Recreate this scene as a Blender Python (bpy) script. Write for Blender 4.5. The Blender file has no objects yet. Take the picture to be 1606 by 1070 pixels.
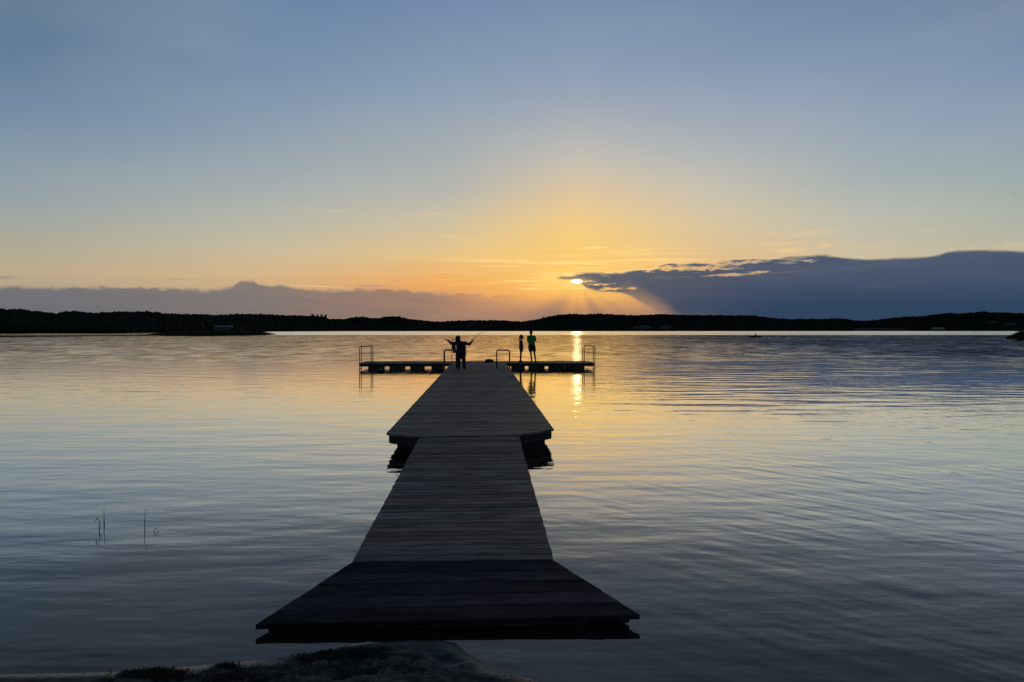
import bpy, bmesh, math, random
import numpy as np
from mathutils import Vector, Matrix, noise as mnoise

R = math.radians
scene = bpy.context.scene
COL = scene.collection
random.seed(7)
rng = np.random.default_rng(11)

# ------------------------------------------------------------------ camera
F = 1160.0; HC = 2.1; PITCH = math.atan(17.0 / F)
cam = bpy.data.cameras.new("camera")
cam.sensor_width = 36; cam.lens = F / 1606 * 36
cam.clip_start = 0.05; cam.clip_end = 20000
camo = bpy.data.objects.new("camera", cam); COL.objects.link(camo)
camo.location = (0, 0, HC); camo.rotation_euler = (math.pi / 2 - PITCH, 0, 0)
scene.camera = camo

def G(px, py, z):
    """point of height z seen at photo pixel (px, py)"""
    u = (px - 803) / F; v = (535 - py) / F
    d = Vector((u, math.cos(PITCH) + v * math.sin(PITCH), -math.sin(PITCH) + v * math.cos(PITCH)))
    t = (z - HC) / d.z
    return Vector((0, 0, HC)) + d * t
def Aof(px): return math.atan((px - 803) / F)
def Lof(px, py): return math.atan((518 - py) / F * math.cos(Aof(px)))

# ------------------------------------------------------------------ node helpers
class E:
    """a float socket with arithmetic"""
    def __init__(s, nt, sock): s.nt = nt; s.k = sock
    def _m(s, op, *a, clamp=False):
        n = s.nt.nodes.new('ShaderNodeMath'); n.operation = op; n.use_clamp = clamp
        for i, v in enumerate((s,) + a):
            if isinstance(v, E): s.nt.links.new(v.k, n.inputs[i])
            else: n.inputs[i].default_value = v
        return E(s.nt, n.outputs[0])
    def __add__(s, o): return s._m('ADD', o)
    __radd__ = __add__
    def __sub__(s, o): return s._m('SUBTRACT', o)
    def __rsub__(s, o): return s * -1 + o
    def __mul__(s, o): return s._m('MULTIPLY', o)
    __rmul__ = __mul__
    def __truediv__(s, o): return s._m('DIVIDE', o)
    def ss(s, a, b):
        n = s.nt.nodes.new('ShaderNodeMapRange'); n.interpolation_type = 'SMOOTHSTEP'
        s.nt.links.new(s.k, n.inputs[0])
        for i, v in ((1, a), (2, b)):
            if isinstance(v, E): s.nt.links.new(v.k, n.inputs[i])
            else: n.inputs[i].default_value = v
        return E(s.nt, n.outputs[0])
    def sq(s): return s * s
    def exp(s): return s._m('EXPONENT')
def const(nt, v):
    n = nt.nodes.new('ShaderNodeValue'); n.outputs[0].default_value = v; return E(nt, n.outputs[0])
def vec(nt, x, y, z=0.0):
    n = nt.nodes.new('ShaderNodeCombineXYZ')
    for i, v in enumerate((x, y, z)):
        if isinstance(v, E): nt.links.new(v.k, n.inputs[i])
        else: n.inputs[i].default_value = v
    return n.outputs[0]
def xyz(nt, sock):
    n = nt.nodes.new('ShaderNodeSeparateXYZ'); nt.links.new(sock, n.inputs[0])
    return [E(nt, n.outputs[i]) for i in range(3)]
def noise(nt, v, scale=1.0, detail=2.0, rough=0.5, dist=0.0):
    n = nt.nodes.new('ShaderNodeTexNoise'); nt.links.new(v, n.inputs['Vector'])
    n.inputs['Scale'].default_value = scale; n.inputs['Detail'].default_value = detail
    n.inputs['Roughness'].default_value = rough; n.inputs['Distortion'].default_value = dist
    return E(nt, n.outputs['Fac'])
def lin(c):
    return tuple((x / 255 / 12.92) if x / 255 <= .04045 else ((x / 255 + .055) / 1.055) ** 2.4 for x in c) + (1,)
def ramp(nt, fac, stops, interp='LINEAR'):
    n = nt.nodes.new('ShaderNodeValToRGB'); nt.links.new(fac.k, n.inputs[0])
    cr = n.color_ramp; cr.interpolation = interp
    stops = sorted(stops)
    while len(cr.elements) < len(stops): cr.elements.new(0.5)
    for e, (p, c) in zip(cr.elements, stops):
        e.position = p; e.color = c if len(c) == 4 else lin(c)
    return n.outputs[0]
def mixc(nt, fac, a, b, mode='MIX'):
    n = nt.nodes.new('ShaderNodeMix'); n.data_type = 'RGBA'; n.blend_type = mode
    if isinstance(fac, E): nt.links.new(fac.k, n.inputs[0])
    else: n.inputs[0].default_value = fac
    for i, v in ((6, a), (7, b)):
        if isinstance(v, tuple): n.inputs[i].default_value = v
        else: nt.links.new(v, n.inputs[i])
    return n.outputs[2]
def curve(nt, fac, pts):
    """fac in 0..1 -> value in 0..1 through points"""
    n = nt.nodes.new('ShaderNodeFloatCurve'); nt.links.new(fac.k, n.inputs['Value'])
    c = n.mapping.curves[0]
    pts = sorted(pts)
    c.points[0].location = pts[0]; c.points[-1].location = pts[-1]
    for p in pts[1:-1]: c.points.new(*p)
    for p in c.points: p.handle_type = 'AUTO_CLAMPED'
    n.mapping.update()
    return E(nt, n.outputs[0])

# ------------------------------------------------------------------ world: dusk sky
SUN_PX, SUN_PY = 905, 441.5
SA, SL = Aof(SUN_PX), Lof(SUN_PX, SUN_PY)
world = bpy.data.worlds.new("World"); scene.world = world; world.use_nodes = True
nt = world.node_tree; nt.nodes.clear()
tc = nt.nodes.new('ShaderNodeTexCoord')
dx, dy, dz = xyz(nt, tc.outputs['Generated'])
A = dx._m('ARCTAN2', dy)
L = dz._m('ARCSINE')
LM = R(30)
Ln = (L / LM)._m('MAXIMUM', 0.0)._m('MINIMUM', 1.0)
def column(px, rows):
    return ramp(nt, Ln, [(min(1, max(0, Lof(px, y) / LM)), c) for y, c in rows])
cols = [
 (-150, [(-150,(70,104,138)),(0,(86,120,148)),(150,(110,135,160)),(250,(130,153,165)),(330,(155,162,158)),(400,(180,169,140)),(440,(184,165,138)),(518,(150,135,130))]),
 (60,   [(-150,(70,103,134)),(0,(84,116,145)),(100,(101,127,157)),(170,(117,140,165)),(250,(138,156,169)),(310,(151,163,168)),(370,(171,170,154)),(425,(188,171,140)),(518,(155,138,130))]),
 (400,  [(-150,(84,114,148)),(0,(103,132,164)),(100,(117,142,172)),(200,(140,158,174)),(280,(158,170,175)),(340,(180,181,168)),(390,(199,187,158)),(430,(213,180,136)),(518,(170,142,125))]),
 (700,  [(-150,(94,120,154)),(0,(116,138,171)),(80,(128,150,176)),(160,(145,163,180)),(240,(166,174,177)),(300,(182,182,174)),(350,(206,192,160)),(400,(230,194,132)),(445,(240,170,94)),(475,(218,150,104)),(495,(180,138,116)),(518,(165,130,115))]),
 (905,  [(-150,(96,122,156)),(0,(120,142,172)),(80,(134,154,179)),(150,(152,165,181)),(200,(174,178,182)),(250,(197,190,178)),(300,(222,197,158)),(350,(244,203,132)),(400,(253,205,108)),(440,(252,184,82)),(468,(248,166,86)),(490,(190,130,98)),(518,(150,110,95))]),
 (1100, [(-150,(94,121,156)),(0,(117,140,171)),(80,(130,150,176)),(170,(154,167,183)),(240,(176,181,182)),(300,(202,193,173)),(350,(217,197,158)),(400,(228,190,136)),(440,(215,170,115)),(518,(150,120,110))]),
 (1350, [(-150,(90,116,152)),(0,(114,136,168)),(100,(130,150,177)),(200,(150,166,181)),(280,(166,177,178)),(340,(188,188,173)),(400,(202,190,162)),(518,(160,140,125))]),
 (1600, [(-150,(86,112,148)),(0,(109,131,162)),(100,(124,146,174)),(200,(142,160,176)),(270,(154,170,174)),(330,(170,177,166)),(390,(186,182,160)),(518,(150,140,130))]),
]
sky = column(*cols[0])
for (p0, _), (p1, rows) in zip(cols, cols[1:]):
    n = nt.nodes.new('ShaderNodeMapRange'); nt.links.new(A.k, n.inputs[0])
    n.inputs[1].default_value = Aof(p0); n.inputs[2].default_value = Aof(p1)
    sky = mixc(nt, E(nt, n.outputs[0]), sky, column(p1, rows))
# cirrus wisps high in the west
sv = vec(nt, A * 5.0, L * 38.0, 3.1)
wisp = noise(nt, sv, 1.0, 4, .6).ss(.60, .78) * L.ss(R(3.6), R(5.0)) * (1.0 - L.ss(R(7.5), R(9.5)))
wisp = wisp * A.ss(Aof(380), Aof(800))
sky = mixc(nt, wisp * .42, sky, lin((255, 214, 150)))
# broad soft variation
bv = noise(nt, vec(nt, A * 2.0, L * 7.0, 0.4), 1.0, 3, .55)
sky = mixc(nt, bv.ss(.45, .75) * .10, sky, lin((205, 200, 190)))
# glow round the sun
gx = (A - SA) / .13; gy = (L - SL - .012) / .055
glow = ((gx.sq() + gy.sq()) * -1.0).exp()
sky = mixc(nt, glow * .48, sky, (1.0, .62, .16, 1))
gx = (A - SA) / .045; gy = (L - SL - .004) / .016
glow2 = ((gx.sq() + gy.sq()) * -1.0).exp()
sky = mixc(nt, glow2 * .75, sky, (1.15, .72, .18, 1))
# streaks of bright thin cloud at the sun's height
st = noise(nt, vec(nt, A * 9.0, L * 190.0, 7.7), 1.0, 4, .6)
stm = ((((A - SA - .01) / .16).sq() + ((L - SL - .012) / .026).sq()) * -1.0).exp()
sky = mixc(nt, st.ss(.52, .72) * stm * .8, sky, (1.25, .85, .30, 1))
sky = mixc(nt, (1.0 - st.ss(.28, .46)) * stm * .45, sky, lin((200, 140, 95)))

def BG(c):
    n = nt.nodes.new('ShaderNodeBackground')
    if isinstance(c, tuple): n.inputs[0].default_value = c
    else: nt.links.new(c, n.inputs[0])
    return n.outputs[0]
def over(fac, c):
    global clo
    n = nt.nodes.new('ShaderNodeMixShader'); nt.links.new(fac.k, n.inputs[0]); nt.links.new(clo, n.inputs[1]); nt.links.new(BG(c), n.inputs[2])
    clo = n.outputs[0]
clo = BG(sky)
def wisps(items, col):
    tot = None
    for (x, y, w, h, k, seed, *t_) in items:
        f = (Aof(x + 1) - Aof(x)); a0, l0 = Aof(x), Lof(x, y)
        wn = noise(nt, vec(nt, A * 26.0, L * 230.0, seed), 1.0, 4, .62)
        gx = (A - a0) / (w * f); gy = (L - l0 + (A - a0) * (t_[0] if t_ else 0.0) + (wn - .5) * h * f * 2.2) / (h * f)
        m = ((gx.sq() + gy.sq()) * -1.0).exp() * wn.ss(.36, .56) * k
        tot = m if tot is None else tot._m('MAXIMUM', m)
    over(tot, col)
wisps([(870, 412, 130, 2.6, .85, 1.3, .03), (935, 389, 20, 2.2, .9, 2.1), (820, 441, 34, 1.8, .8, 8.2), (850, 437, 22, 1.4, .8, 8.5), (872, 447, 40, 1.8, .8, 8.7), (905, 451.5, 26, 1.8, .8, 9.1), (840, 453, 30, 1.5, .8, 8.4)], (1.15, .80, .28, 1))
wisps([(1010, 402, 18, 1.6, .5, 5.0), (1215, 383, 34, 2.6, .6, 3.9), (1232, 393, 26, 4.0, .7, 8.9), (1295, 384.5, 9, 2.2, .6, 1.9), (480, 449, 46, 1.3, .7, 6.2)], lin((248, 208, 145)))
wisps([(684, 336, 28, 2.4, .7, 4.4), (520, 331, 70, 2.0, .3, 6.4), (1467, 361, 22, 2.2, .7, 2.9), (1592, 385, 26, 5.0, .7, 7.0)], lin((220, 198, 160)))
wisps([(298, 438.5, 34, 1.4, .7, 3.3), (8, 435, 18, 2.6, .7, 4.7), (600, 449, 60, 1.6, .6, 5.7)], lin((145, 128, 120)))
U = (A + .75) / 1.6
def Upx(px): return (Aof(px) + .75) / 1.6
LS = .25
def prof(pts):
    return curve(nt, U, [(0, Lof(pts[0][0], pts[0][1]) / LS)] + [(Upx(p), max(0, Lof(p, y)) / LS) for p, y in pts] + [(1, Lof(pts[-1][0], pts[-1][1]) / LS)]) * LS
# left bank
edgeN = noise(nt, vec(nt, A * 55.0, L * 120.0, 1.0), 1.0, 5, .6) - .5
edgeB = noise(nt, vec(nt, A * 14.0, L * 40.0, 5.0), 1.0, 3, .5) - .5
ltop = prof([(-300, 452), (0, 451), (110, 453), (200, 452), (300, 455), (340, 454.5), (370, 452.5), (460, 452.5), (520, 455), (600, 456), (700, 460), (800, 466), (900, 470)])
def puff(x, w, h): return ((((A - Aof(x)) / (w * .00074)).sq()) * -1.0).exp() * (h * .00082)
ltop = ltop + puff(405, 40, 3.5) + puff(387, 11, 5.5) + puff(399, 7, 3.5) + puff(374, 7, 3.5) + puff(438, 10, 2.5)
ld = L - ltop + edgeN * .015 + edgeB * .003
la = (1.0 - ld.ss(-.0022, .0034)) * (1.0 - A.ss(Aof(640), Aof(880)) * .9)
lcol = ramp(nt, U, [(Upx(-200), (88, 97, 110)), (Upx(100), (97, 102, 113)), (Upx(400), (116, 109, 109)), (Upx(620), (146, 119, 104)), (Upx(850), (180, 134, 104))])
lcol = mixc(nt, L.ss(0, R(3.0)) * .12, lcol, lin((150, 140, 135)))
lcol = mixc(nt, noise(nt, vec(nt, A * 10.0, L * 90.0, 2.0), 1, 3).ss(.4, .7) * .25, lcol, lin((96, 98, 112)))
lrim = ((ld / .003).sq() * -1.0).exp() * edgeB.ss(-.05, .2) * A.ss(Aof(150), Aof(600)) * (1.0 - A.ss(Aof(640), Aof(800)))
over(la * .88, lcol)
over(lrim * .35, lin((245, 205, 150)))
# haze darkening low under the sun with fanning rays
th = (A - SA)._m('ARCTAN2', SL - L)
ray = noise(nt, vec(nt, th * 1.7, 0.0, 9.3), 1.0, 2, .5)
rr = ((A - SA).sq() + (L - SL).sq())._m('SQRT')
low = (1.0 - L.ss(R(.8), R(2.5))) * A.ss(Aof(700), Aof(840)) * (1.0 - A.ss(Aof(1010), Aof(1120)))
below = (SL - L).ss(.010, .034)
shaft = ((((th + .68) / .30).sq() * -1.0).exp() * .42 + (((th - .56) / .17).sq() * -1.0).exp() * .38 + (((th - .02) / .10).sq() * -1.0).exp() * .14 + (((th - .95) / .09).sq() * -1.0).exp() * .15) * below * (1.0 - rr.ss(.06, .13))
over(low * (ray.ss(.36, .66) * .16 + .34), lin((150, 118, 108)))
over(shaft, lin((112, 102, 108)))
# right bank
rtop = prof([(860, 437), (872, 436), (898, 432.5), (931, 428.5), (965, 429), (1002, 425.5), (1022, 424), (1036, 416), (1070, 413.5), (1110, 413.5), (1150, 411), (1190, 408), (1226, 404.6), (1273, 401.4), (1320, 404.6), (1346, 407), (1402, 406.5), (1462, 402), (1509, 393), (1566, 393.5), (1606, 396), (1800, 392)])
rbot = prof([(860, 438), (880, 439), (905, 440), (911, 443), (916, 452), (940, 456.5), (975, 461), (1005, 474), (1050, 500), (1075, 517), (1110, 517.9), (1800, 517.9)])
rN = noise(nt, vec(nt, A * 28.0, L * 150.0, 4.0), 1.0, 5, .6) - .5
rd = L - rtop + rN * (.012 * (1.0 - A.ss(Aof(1230), Aof(1330))) + .005)
ra = (1.0 - rd.ss(-.0022, .0028))
soft = A.ss(Aof(950), Aof(1060))
rb = (L - rbot + rN * .006)
rbm = rb.ss(-.0015, .0025) * (1.0 - soft) + rb.ss(-.012, .026) * soft
past = A.ss(Aof(866), Aof(884))
alw = A.ss(Aof(1060), Aof(1130))
rmask = ra * (rbm._m('MAXIMUM', alw)) * past
warm = 1.0 - A.ss(Aof(900), Aof(1250))
hi = L.ss(R(1.2), R(5.0))
rcol = mixc(nt, hi, lin((36, 64, 94)), lin((68, 84, 107)))
rcol = mixc(nt, warm * .50, rcol, lin((98, 98, 104)))
rcol = mixc(nt, noise(nt, vec(nt, A * 7.0, L * 60.0, 8.0), 1, 4, .55).ss(.42, .70) * .35 * hi, rcol, lin((92, 99, 120)))
# slots of light through the layered upper left part
slot = noise(nt, vec(nt, A * 16.0 + L * 20.0, L * 210.0, 6.2), 1.0, 4, .55).ss(.56, .64)
slotm = A.ss(Aof(1010), Aof(1080)) * (1.0 - A.ss(Aof(1230), Aof(1320))) * ((L - rtop).ss(-.022, -.010))
slot2 = noise(nt, vec(nt, A * 30.0, L * 260.0, 2.2), 1.0, 3, .55).ss(.52, .6)
slot2m = A.ss(Aof(915), Aof(930)) * (1.0 - A.ss(Aof(975), Aof(1010))) * ((((L - Lof(950, 451)) / .0055).sq() * -1.0).exp())
rmask = rmask * (1.0 - slot * slotm * .35)
def cut(px, y, w, h, k, seed, tilt=0.0):
    global rmask
    f = (Aof(px + 1) - Aof(px)); a0, l0 = Aof(px), Lof(px, y)
    wn = noise(nt, vec(nt, A * 90.0, L * 420.0, seed), 1.0, 4, .65)
    gx = (A - a0 + (wn - .5) * w * f * 1.6) / (w * f); gy = (L - l0 + (A - a0) * tilt + (wn - .5) * h * f * 7.0) / (h * f)
    m = ((gx.sq() + gy.sq()) * -1.0).exp().ss(.22, .75)
    rmask = rmask * (1.0 - m * k)
cut(942, 446.0, 22, 1.6, .95, 1.1); cut(958, 453.5, 19, 2.4, 1.0, 2.7); cut(990, 452.5, 9, 1.6, .9, 3.2); cut(925, 441.5, 12, 1.0, .7, 9.2)
cut(1075, 421.5, 90, 3.2, .97, 4.1, .02); cut(1160, 412.5, 52, 2.6, .8, 5.2, -.04); cut(1150, 431.0, 46, 1.8, .85, 6.3, -.01); cut(1190, 427.0, 16, 1.6, .8, 7.3); cut(1266, 410.0, 16, 1.8, .6, 8.4); cut(1040, 419, 30, 2.5, .8, 2.2)
rim = ((rd - .0012) / .0016)
rim = (rim.sq() * -1.0).exp() * A.ss(Aof(880), Aof(910)) * (1.0 - A.ss(Aof(1060), Aof(1300)) * .75)
rim = rim * (noise(nt, vec(nt, A * 60.0, 0.0, 3.0), 1, 2).ss(.35, .6) * .6 + .4)
over(rim * .8, (1.15, .74, .34, 1))
over(rmask * .97, rcol)
# pink clouds above the bank's far end
pk = noise(nt, vec(nt, A * 12.0, L * 110.0, 11.0), 1, 4).ss(.55, .68) * A.ss(Aof(1130), Aof(1200)) * (((L - rtop - .010) / .006).sq() * -1.0).exp()
over(pk * .55, lin((240, 190, 150)))
# the sun showing through the gap
wob = (noise(nt, vec(nt, A * 120.0, L * 500.0, 0.0), 1, 2) - .5) * .7
sx = (A - SA) / .0068; sy = (L - SL) / .0022
sd = (sx.sq() + sy.sq())._m('SQRT') + wob
disc = 1.0 - sd.ss(.75, 1.25)
halo = (sd * -0.9).exp()
over((halo * 1.0)._m('MINIMUM', 1.0), (1.5, .86, .22, 1))
over(disc, (9.0, 7.6, 4.6, 1))
# behind the viewer and overhead: the real dusk sky model
nish = nt.nodes.new('ShaderNodeTexSky'); nish.sky_type = 'NISHITA'; nish.sun_disc = False
nish.sun_elevation = SL; nish.sun_rotation = SA
nish.air_density = 1.0; nish.dust_density = 1.0; nish.ozone_density = 2.0
back = L.ss(R(27), R(50))._m('MAXIMUM', (A._m('ABSOLUTE')).ss(.9, 1.5))
over(back, nish.outputs[0]); nt.nodes[-1].inputs[1].default_value = .10
wo = nt.nodes.new('ShaderNodeOutputWorld'); nt.links.new(clo, wo.inputs[0])
world.cycles.sampling_method = 'MANUAL'; world.cycles.sample_map_resolution = 2048

# ------------------------------------------------------------------ sun lamp (veiled by the cloud bank)
sun = bpy.data.lights.new("sun", 'SUN'); sun.energy = 0.09; sun.angle = R(0.5); sun.color = (1.0, .70, .36)
suno = bpy.data.objects.new("sun", sun); COL.objects.link(suno)
sdir = Vector((math.sin(SA) * math.cos(SL), math.cos(SA) * math.cos(SL), math.sin(SL)))
suno.rotation_euler = (-sdir).to_track_quat('-Z', 'Y').to_euler()
suno.location = sdir * 60

scene.view_settings.view_transform = 'Standard'; scene.view_settings.look = 'None'
scene.view_settings.exposure = 0; scene.view_settings.gamma = 1
scene.cycles.sample_clamp_direct = 4; scene.cycles.sample_clamp_indirect = 3
scene.cycles.max_bounces = 6

# ------------------------------------------------------------------ materials
def new_mat(name):
    m = bpy.data.materials.new(name); m.use_nodes = True
    return m, m.node_tree, m.node_tree.nodes['Principled BSDF']
def objcoord(nt, scale=(1, 1, 1), out='Object'):
    t = nt.nodes.new('ShaderNodeTexCoord'); mp = nt.nodes.new('ShaderNodeMapping')
    mp.inputs['Scale'].default_value = scale; nt.links.new(t.outputs[out], mp.inputs[0])
    return mp.outputs[0]
def simple_mat(name, c1, c2, rough=.7, scale=20, metal=0.0, bump=.1, spec=.5):
    m, n, p = new_mat(name)
    v = objcoord(n); f = noise(n, v, scale, 4, .6)
    n.links.new(ramp(n, f, [(.35, c1 + (1,)), (.65, c2 + (1,))]), p.inputs['Base Color'])
    p.inputs['Roughness'].default_value = rough; p.inputs['Metallic'].default_value = metal
    p.inputs['Specular IOR Level'].default_value = spec
    if bump:
        b = n.nodes.new('ShaderNodeBump'); b.inputs['Strength'].default_value = bump; b.inputs['Distance'].default_value = .01
        n.links.new(f.k, b.inputs['Height']); n.links.new(b.outputs[0], p.inputs['Normal'])
    return m
def wood_mat(name, dark, light, warmc, rough=.62, spec=.35):
    m, n, p = new_mat(name)
    at = n.nodes.new('ShaderNodeAttribute'); at.attribute_name = 'plank'
    pid = E(n, at.outputs['Fac'])
    uv = n.nodes.new('ShaderNodeUVMap'); ux, uy, _ = xyz(n, uv.outputs[0])
    off = pid * 37.0
    grain = noise(n, vec(n, ux * 3.0 + off, uy * 70.0, off), 1, 5, .6, .6)
    fine = noise(n, vec(n, ux * 9.0 + off, uy * 260.0, off), 1, 3, .6)
    blot = noise(n, vec(n, ux * 1.6 + off, uy * 7.0, off * .3), 1, 4, .6)
    stain = noise(n, vec(n, ux * 1.3 + off, pid * 9.0 + uy * 4.0, 3.0), 1, 5, .7)
    knot = noise(n, vec(n, ux * 5.0 + off, uy * 16.0, off), 1, 1, .5).ss(.70, .76)
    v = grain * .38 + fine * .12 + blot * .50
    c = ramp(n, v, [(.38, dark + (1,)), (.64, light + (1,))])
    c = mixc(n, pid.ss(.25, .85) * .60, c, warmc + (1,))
    tone = (pid * 7.31)._m('FRACT') * .75 + .45
    tn = n.nodes.new('ShaderNodeVectorMath'); tn.operation = 'SCALE'
    n.links.new(c, tn.inputs[0]); n.links.new(tone.k, tn.inputs[3])
    c = mixc(n, stain.ss(.44, .64) * .55, tn.outputs[0], dark + (1,))
    c = mixc(n, knot * .8, c, (dark[0] * .3, dark[1] * .3, dark[2] * .3, 1))
    n.links.new(c, p.inputs['Base Color'])
    n.links.new((rough + blot * .25 - .1).k, p.inputs['Roughness'])
    n.links.new(((v.ss(.38, .64) * (1.0 - stain.ss(.42, .62) * .6) + .15) * tone * spec).k, p.inputs['Specular IOR Level'])
    b = n.nodes.new('ShaderNodeBump'); b.inputs['Strength'].default_value = .5; b.inputs['Distance'].default_value = .004
    n.links.new((grain * .6 + fine * .4 - knot * .3).k, b.inputs['Height']); n.links.new(b.outputs[0], p.inputs['Normal'])
    return m
M = {}
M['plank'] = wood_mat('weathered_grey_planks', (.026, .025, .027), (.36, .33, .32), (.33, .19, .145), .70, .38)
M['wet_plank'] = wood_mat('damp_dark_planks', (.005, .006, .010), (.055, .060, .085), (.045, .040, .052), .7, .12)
M['beam'] = simple_mat('tarred_beam', (.012, .012, .013), (.03, .028, .028), .8, 12)
M['float'] = simple_mat('black_plastic_float', (.010, .010, .011), (.02, .02, .021), .55, 6, 0, .05)
M['steel'] = simple_mat('dull_steel_tube', (.10, .09, .10), (.16, .14, .15), .38, 30, .7, .03)
M['skin'] = simple_mat('skin', (.16, .09, .065), (.20, .12, .085), .6, 30, 0, .02)
M['hair'] = simple_mat('dark_hair', (.008, .006, .005), (.02, .014, .01), .6, 90, 0, .3)
M['black_cloth'] = simple_mat('black_cloth', (.008, .008, .009), (.018, .018, .02), .85, 60)
M['navy_cloth'] = simple_mat('navy_cloth', (.009, .010, .02), (.018, .02, .04), .85, 60)
M['blue_cloth'] = simple_mat('blue_grey_cloth', (.015, .025, .05), (.03, .045, .08), .85, 30)
M['green_cloth'] = simple_mat('green_shirt_cloth', (.035, .20, .03), (.05, .28, .045), .8, 40)
M['shoe'] = simple_mat('dark_shoe', (.03, .03, .04), (.06, .06, .07), .6, 60)
M['rod'] = simple_mat('rod_blank', (.04, .012, .01), (.08, .02, .015), .35, 60)
M['bark'] = simple_mat('pine_bark', (.03, .02, .014), (.06, .042, .03), .9, 2)
M['foliage'] = simple_mat('forest_foliage', (.009, .013, .008), (.016, .021, .011), .9, .25, 0, 0, .1)
M['foliage_dark'] = simple_mat('pine_foliage', (.012, .02, .012), (.03, .045, .022), .9, .8, 0, 0, .1)
M['reed'] = simple_mat('reed_blades', (.02, .028, .008), (.07, .075, .025), .8, 1.5, 0, 0, .2)
M['reed_stem'] = simple_mat('reed_stem', (.01, .016, .01), (.03, .035, .02), .6, 30, 0, 0)
M['hill'] = simple_mat('forest_floor', (.006, .008, .005), (.011, .014, .008), .95, .02, 0, 0, .1)
M['field'] = simple_mat('mown_field', (.025, .032, .014), (.05, .055, .026), .95, .03, 0, 0, .1)
M['farmwall'] = simple_mat('pale_render_wall', (.12, .12, .11), (.17, .16, .15), .85, 2, 0, 0)
M['roof_pale'] = simple_mat('pale_metal_roof', (.10, .115, .12), (.15, .16, .165), .6, .5, 0, 0)
M['roof_green'] = simple_mat('pale_green_roof', (.20, .25, .22), (.26, .31, .28), .6, .5, 0, 0)
M['roof_dark'] = simple_mat('dark_tiled_roof', (.06, .045, .04), (.10, .08, .07), .8, 2, 0, 0)
M['window'] = simple_mat('window_glass', (.02, .02, .025), (.03, .03, .035), .1, 3, 0, 0)
M['boat'] = simple_mat('dark_boat_paint', (.005, .005, .006), (.010, .010, .012), .8, 4, 0, .05, .15)
M['bird'] = simple_mat('bird_plumage', (.05, .05, .05), (.1, .1, .1), .8, 20)
M['pebble'] = simple_mat('damp_pebble', (.03, .03, .028), (.10, .10, .09), .6, 40, 0, 0)
M['weed'] = simple_mat('dried_lake_weed', (.007, .006, .005), (.030, .026, .019), .9, 14, 0, 0, .2)

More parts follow.
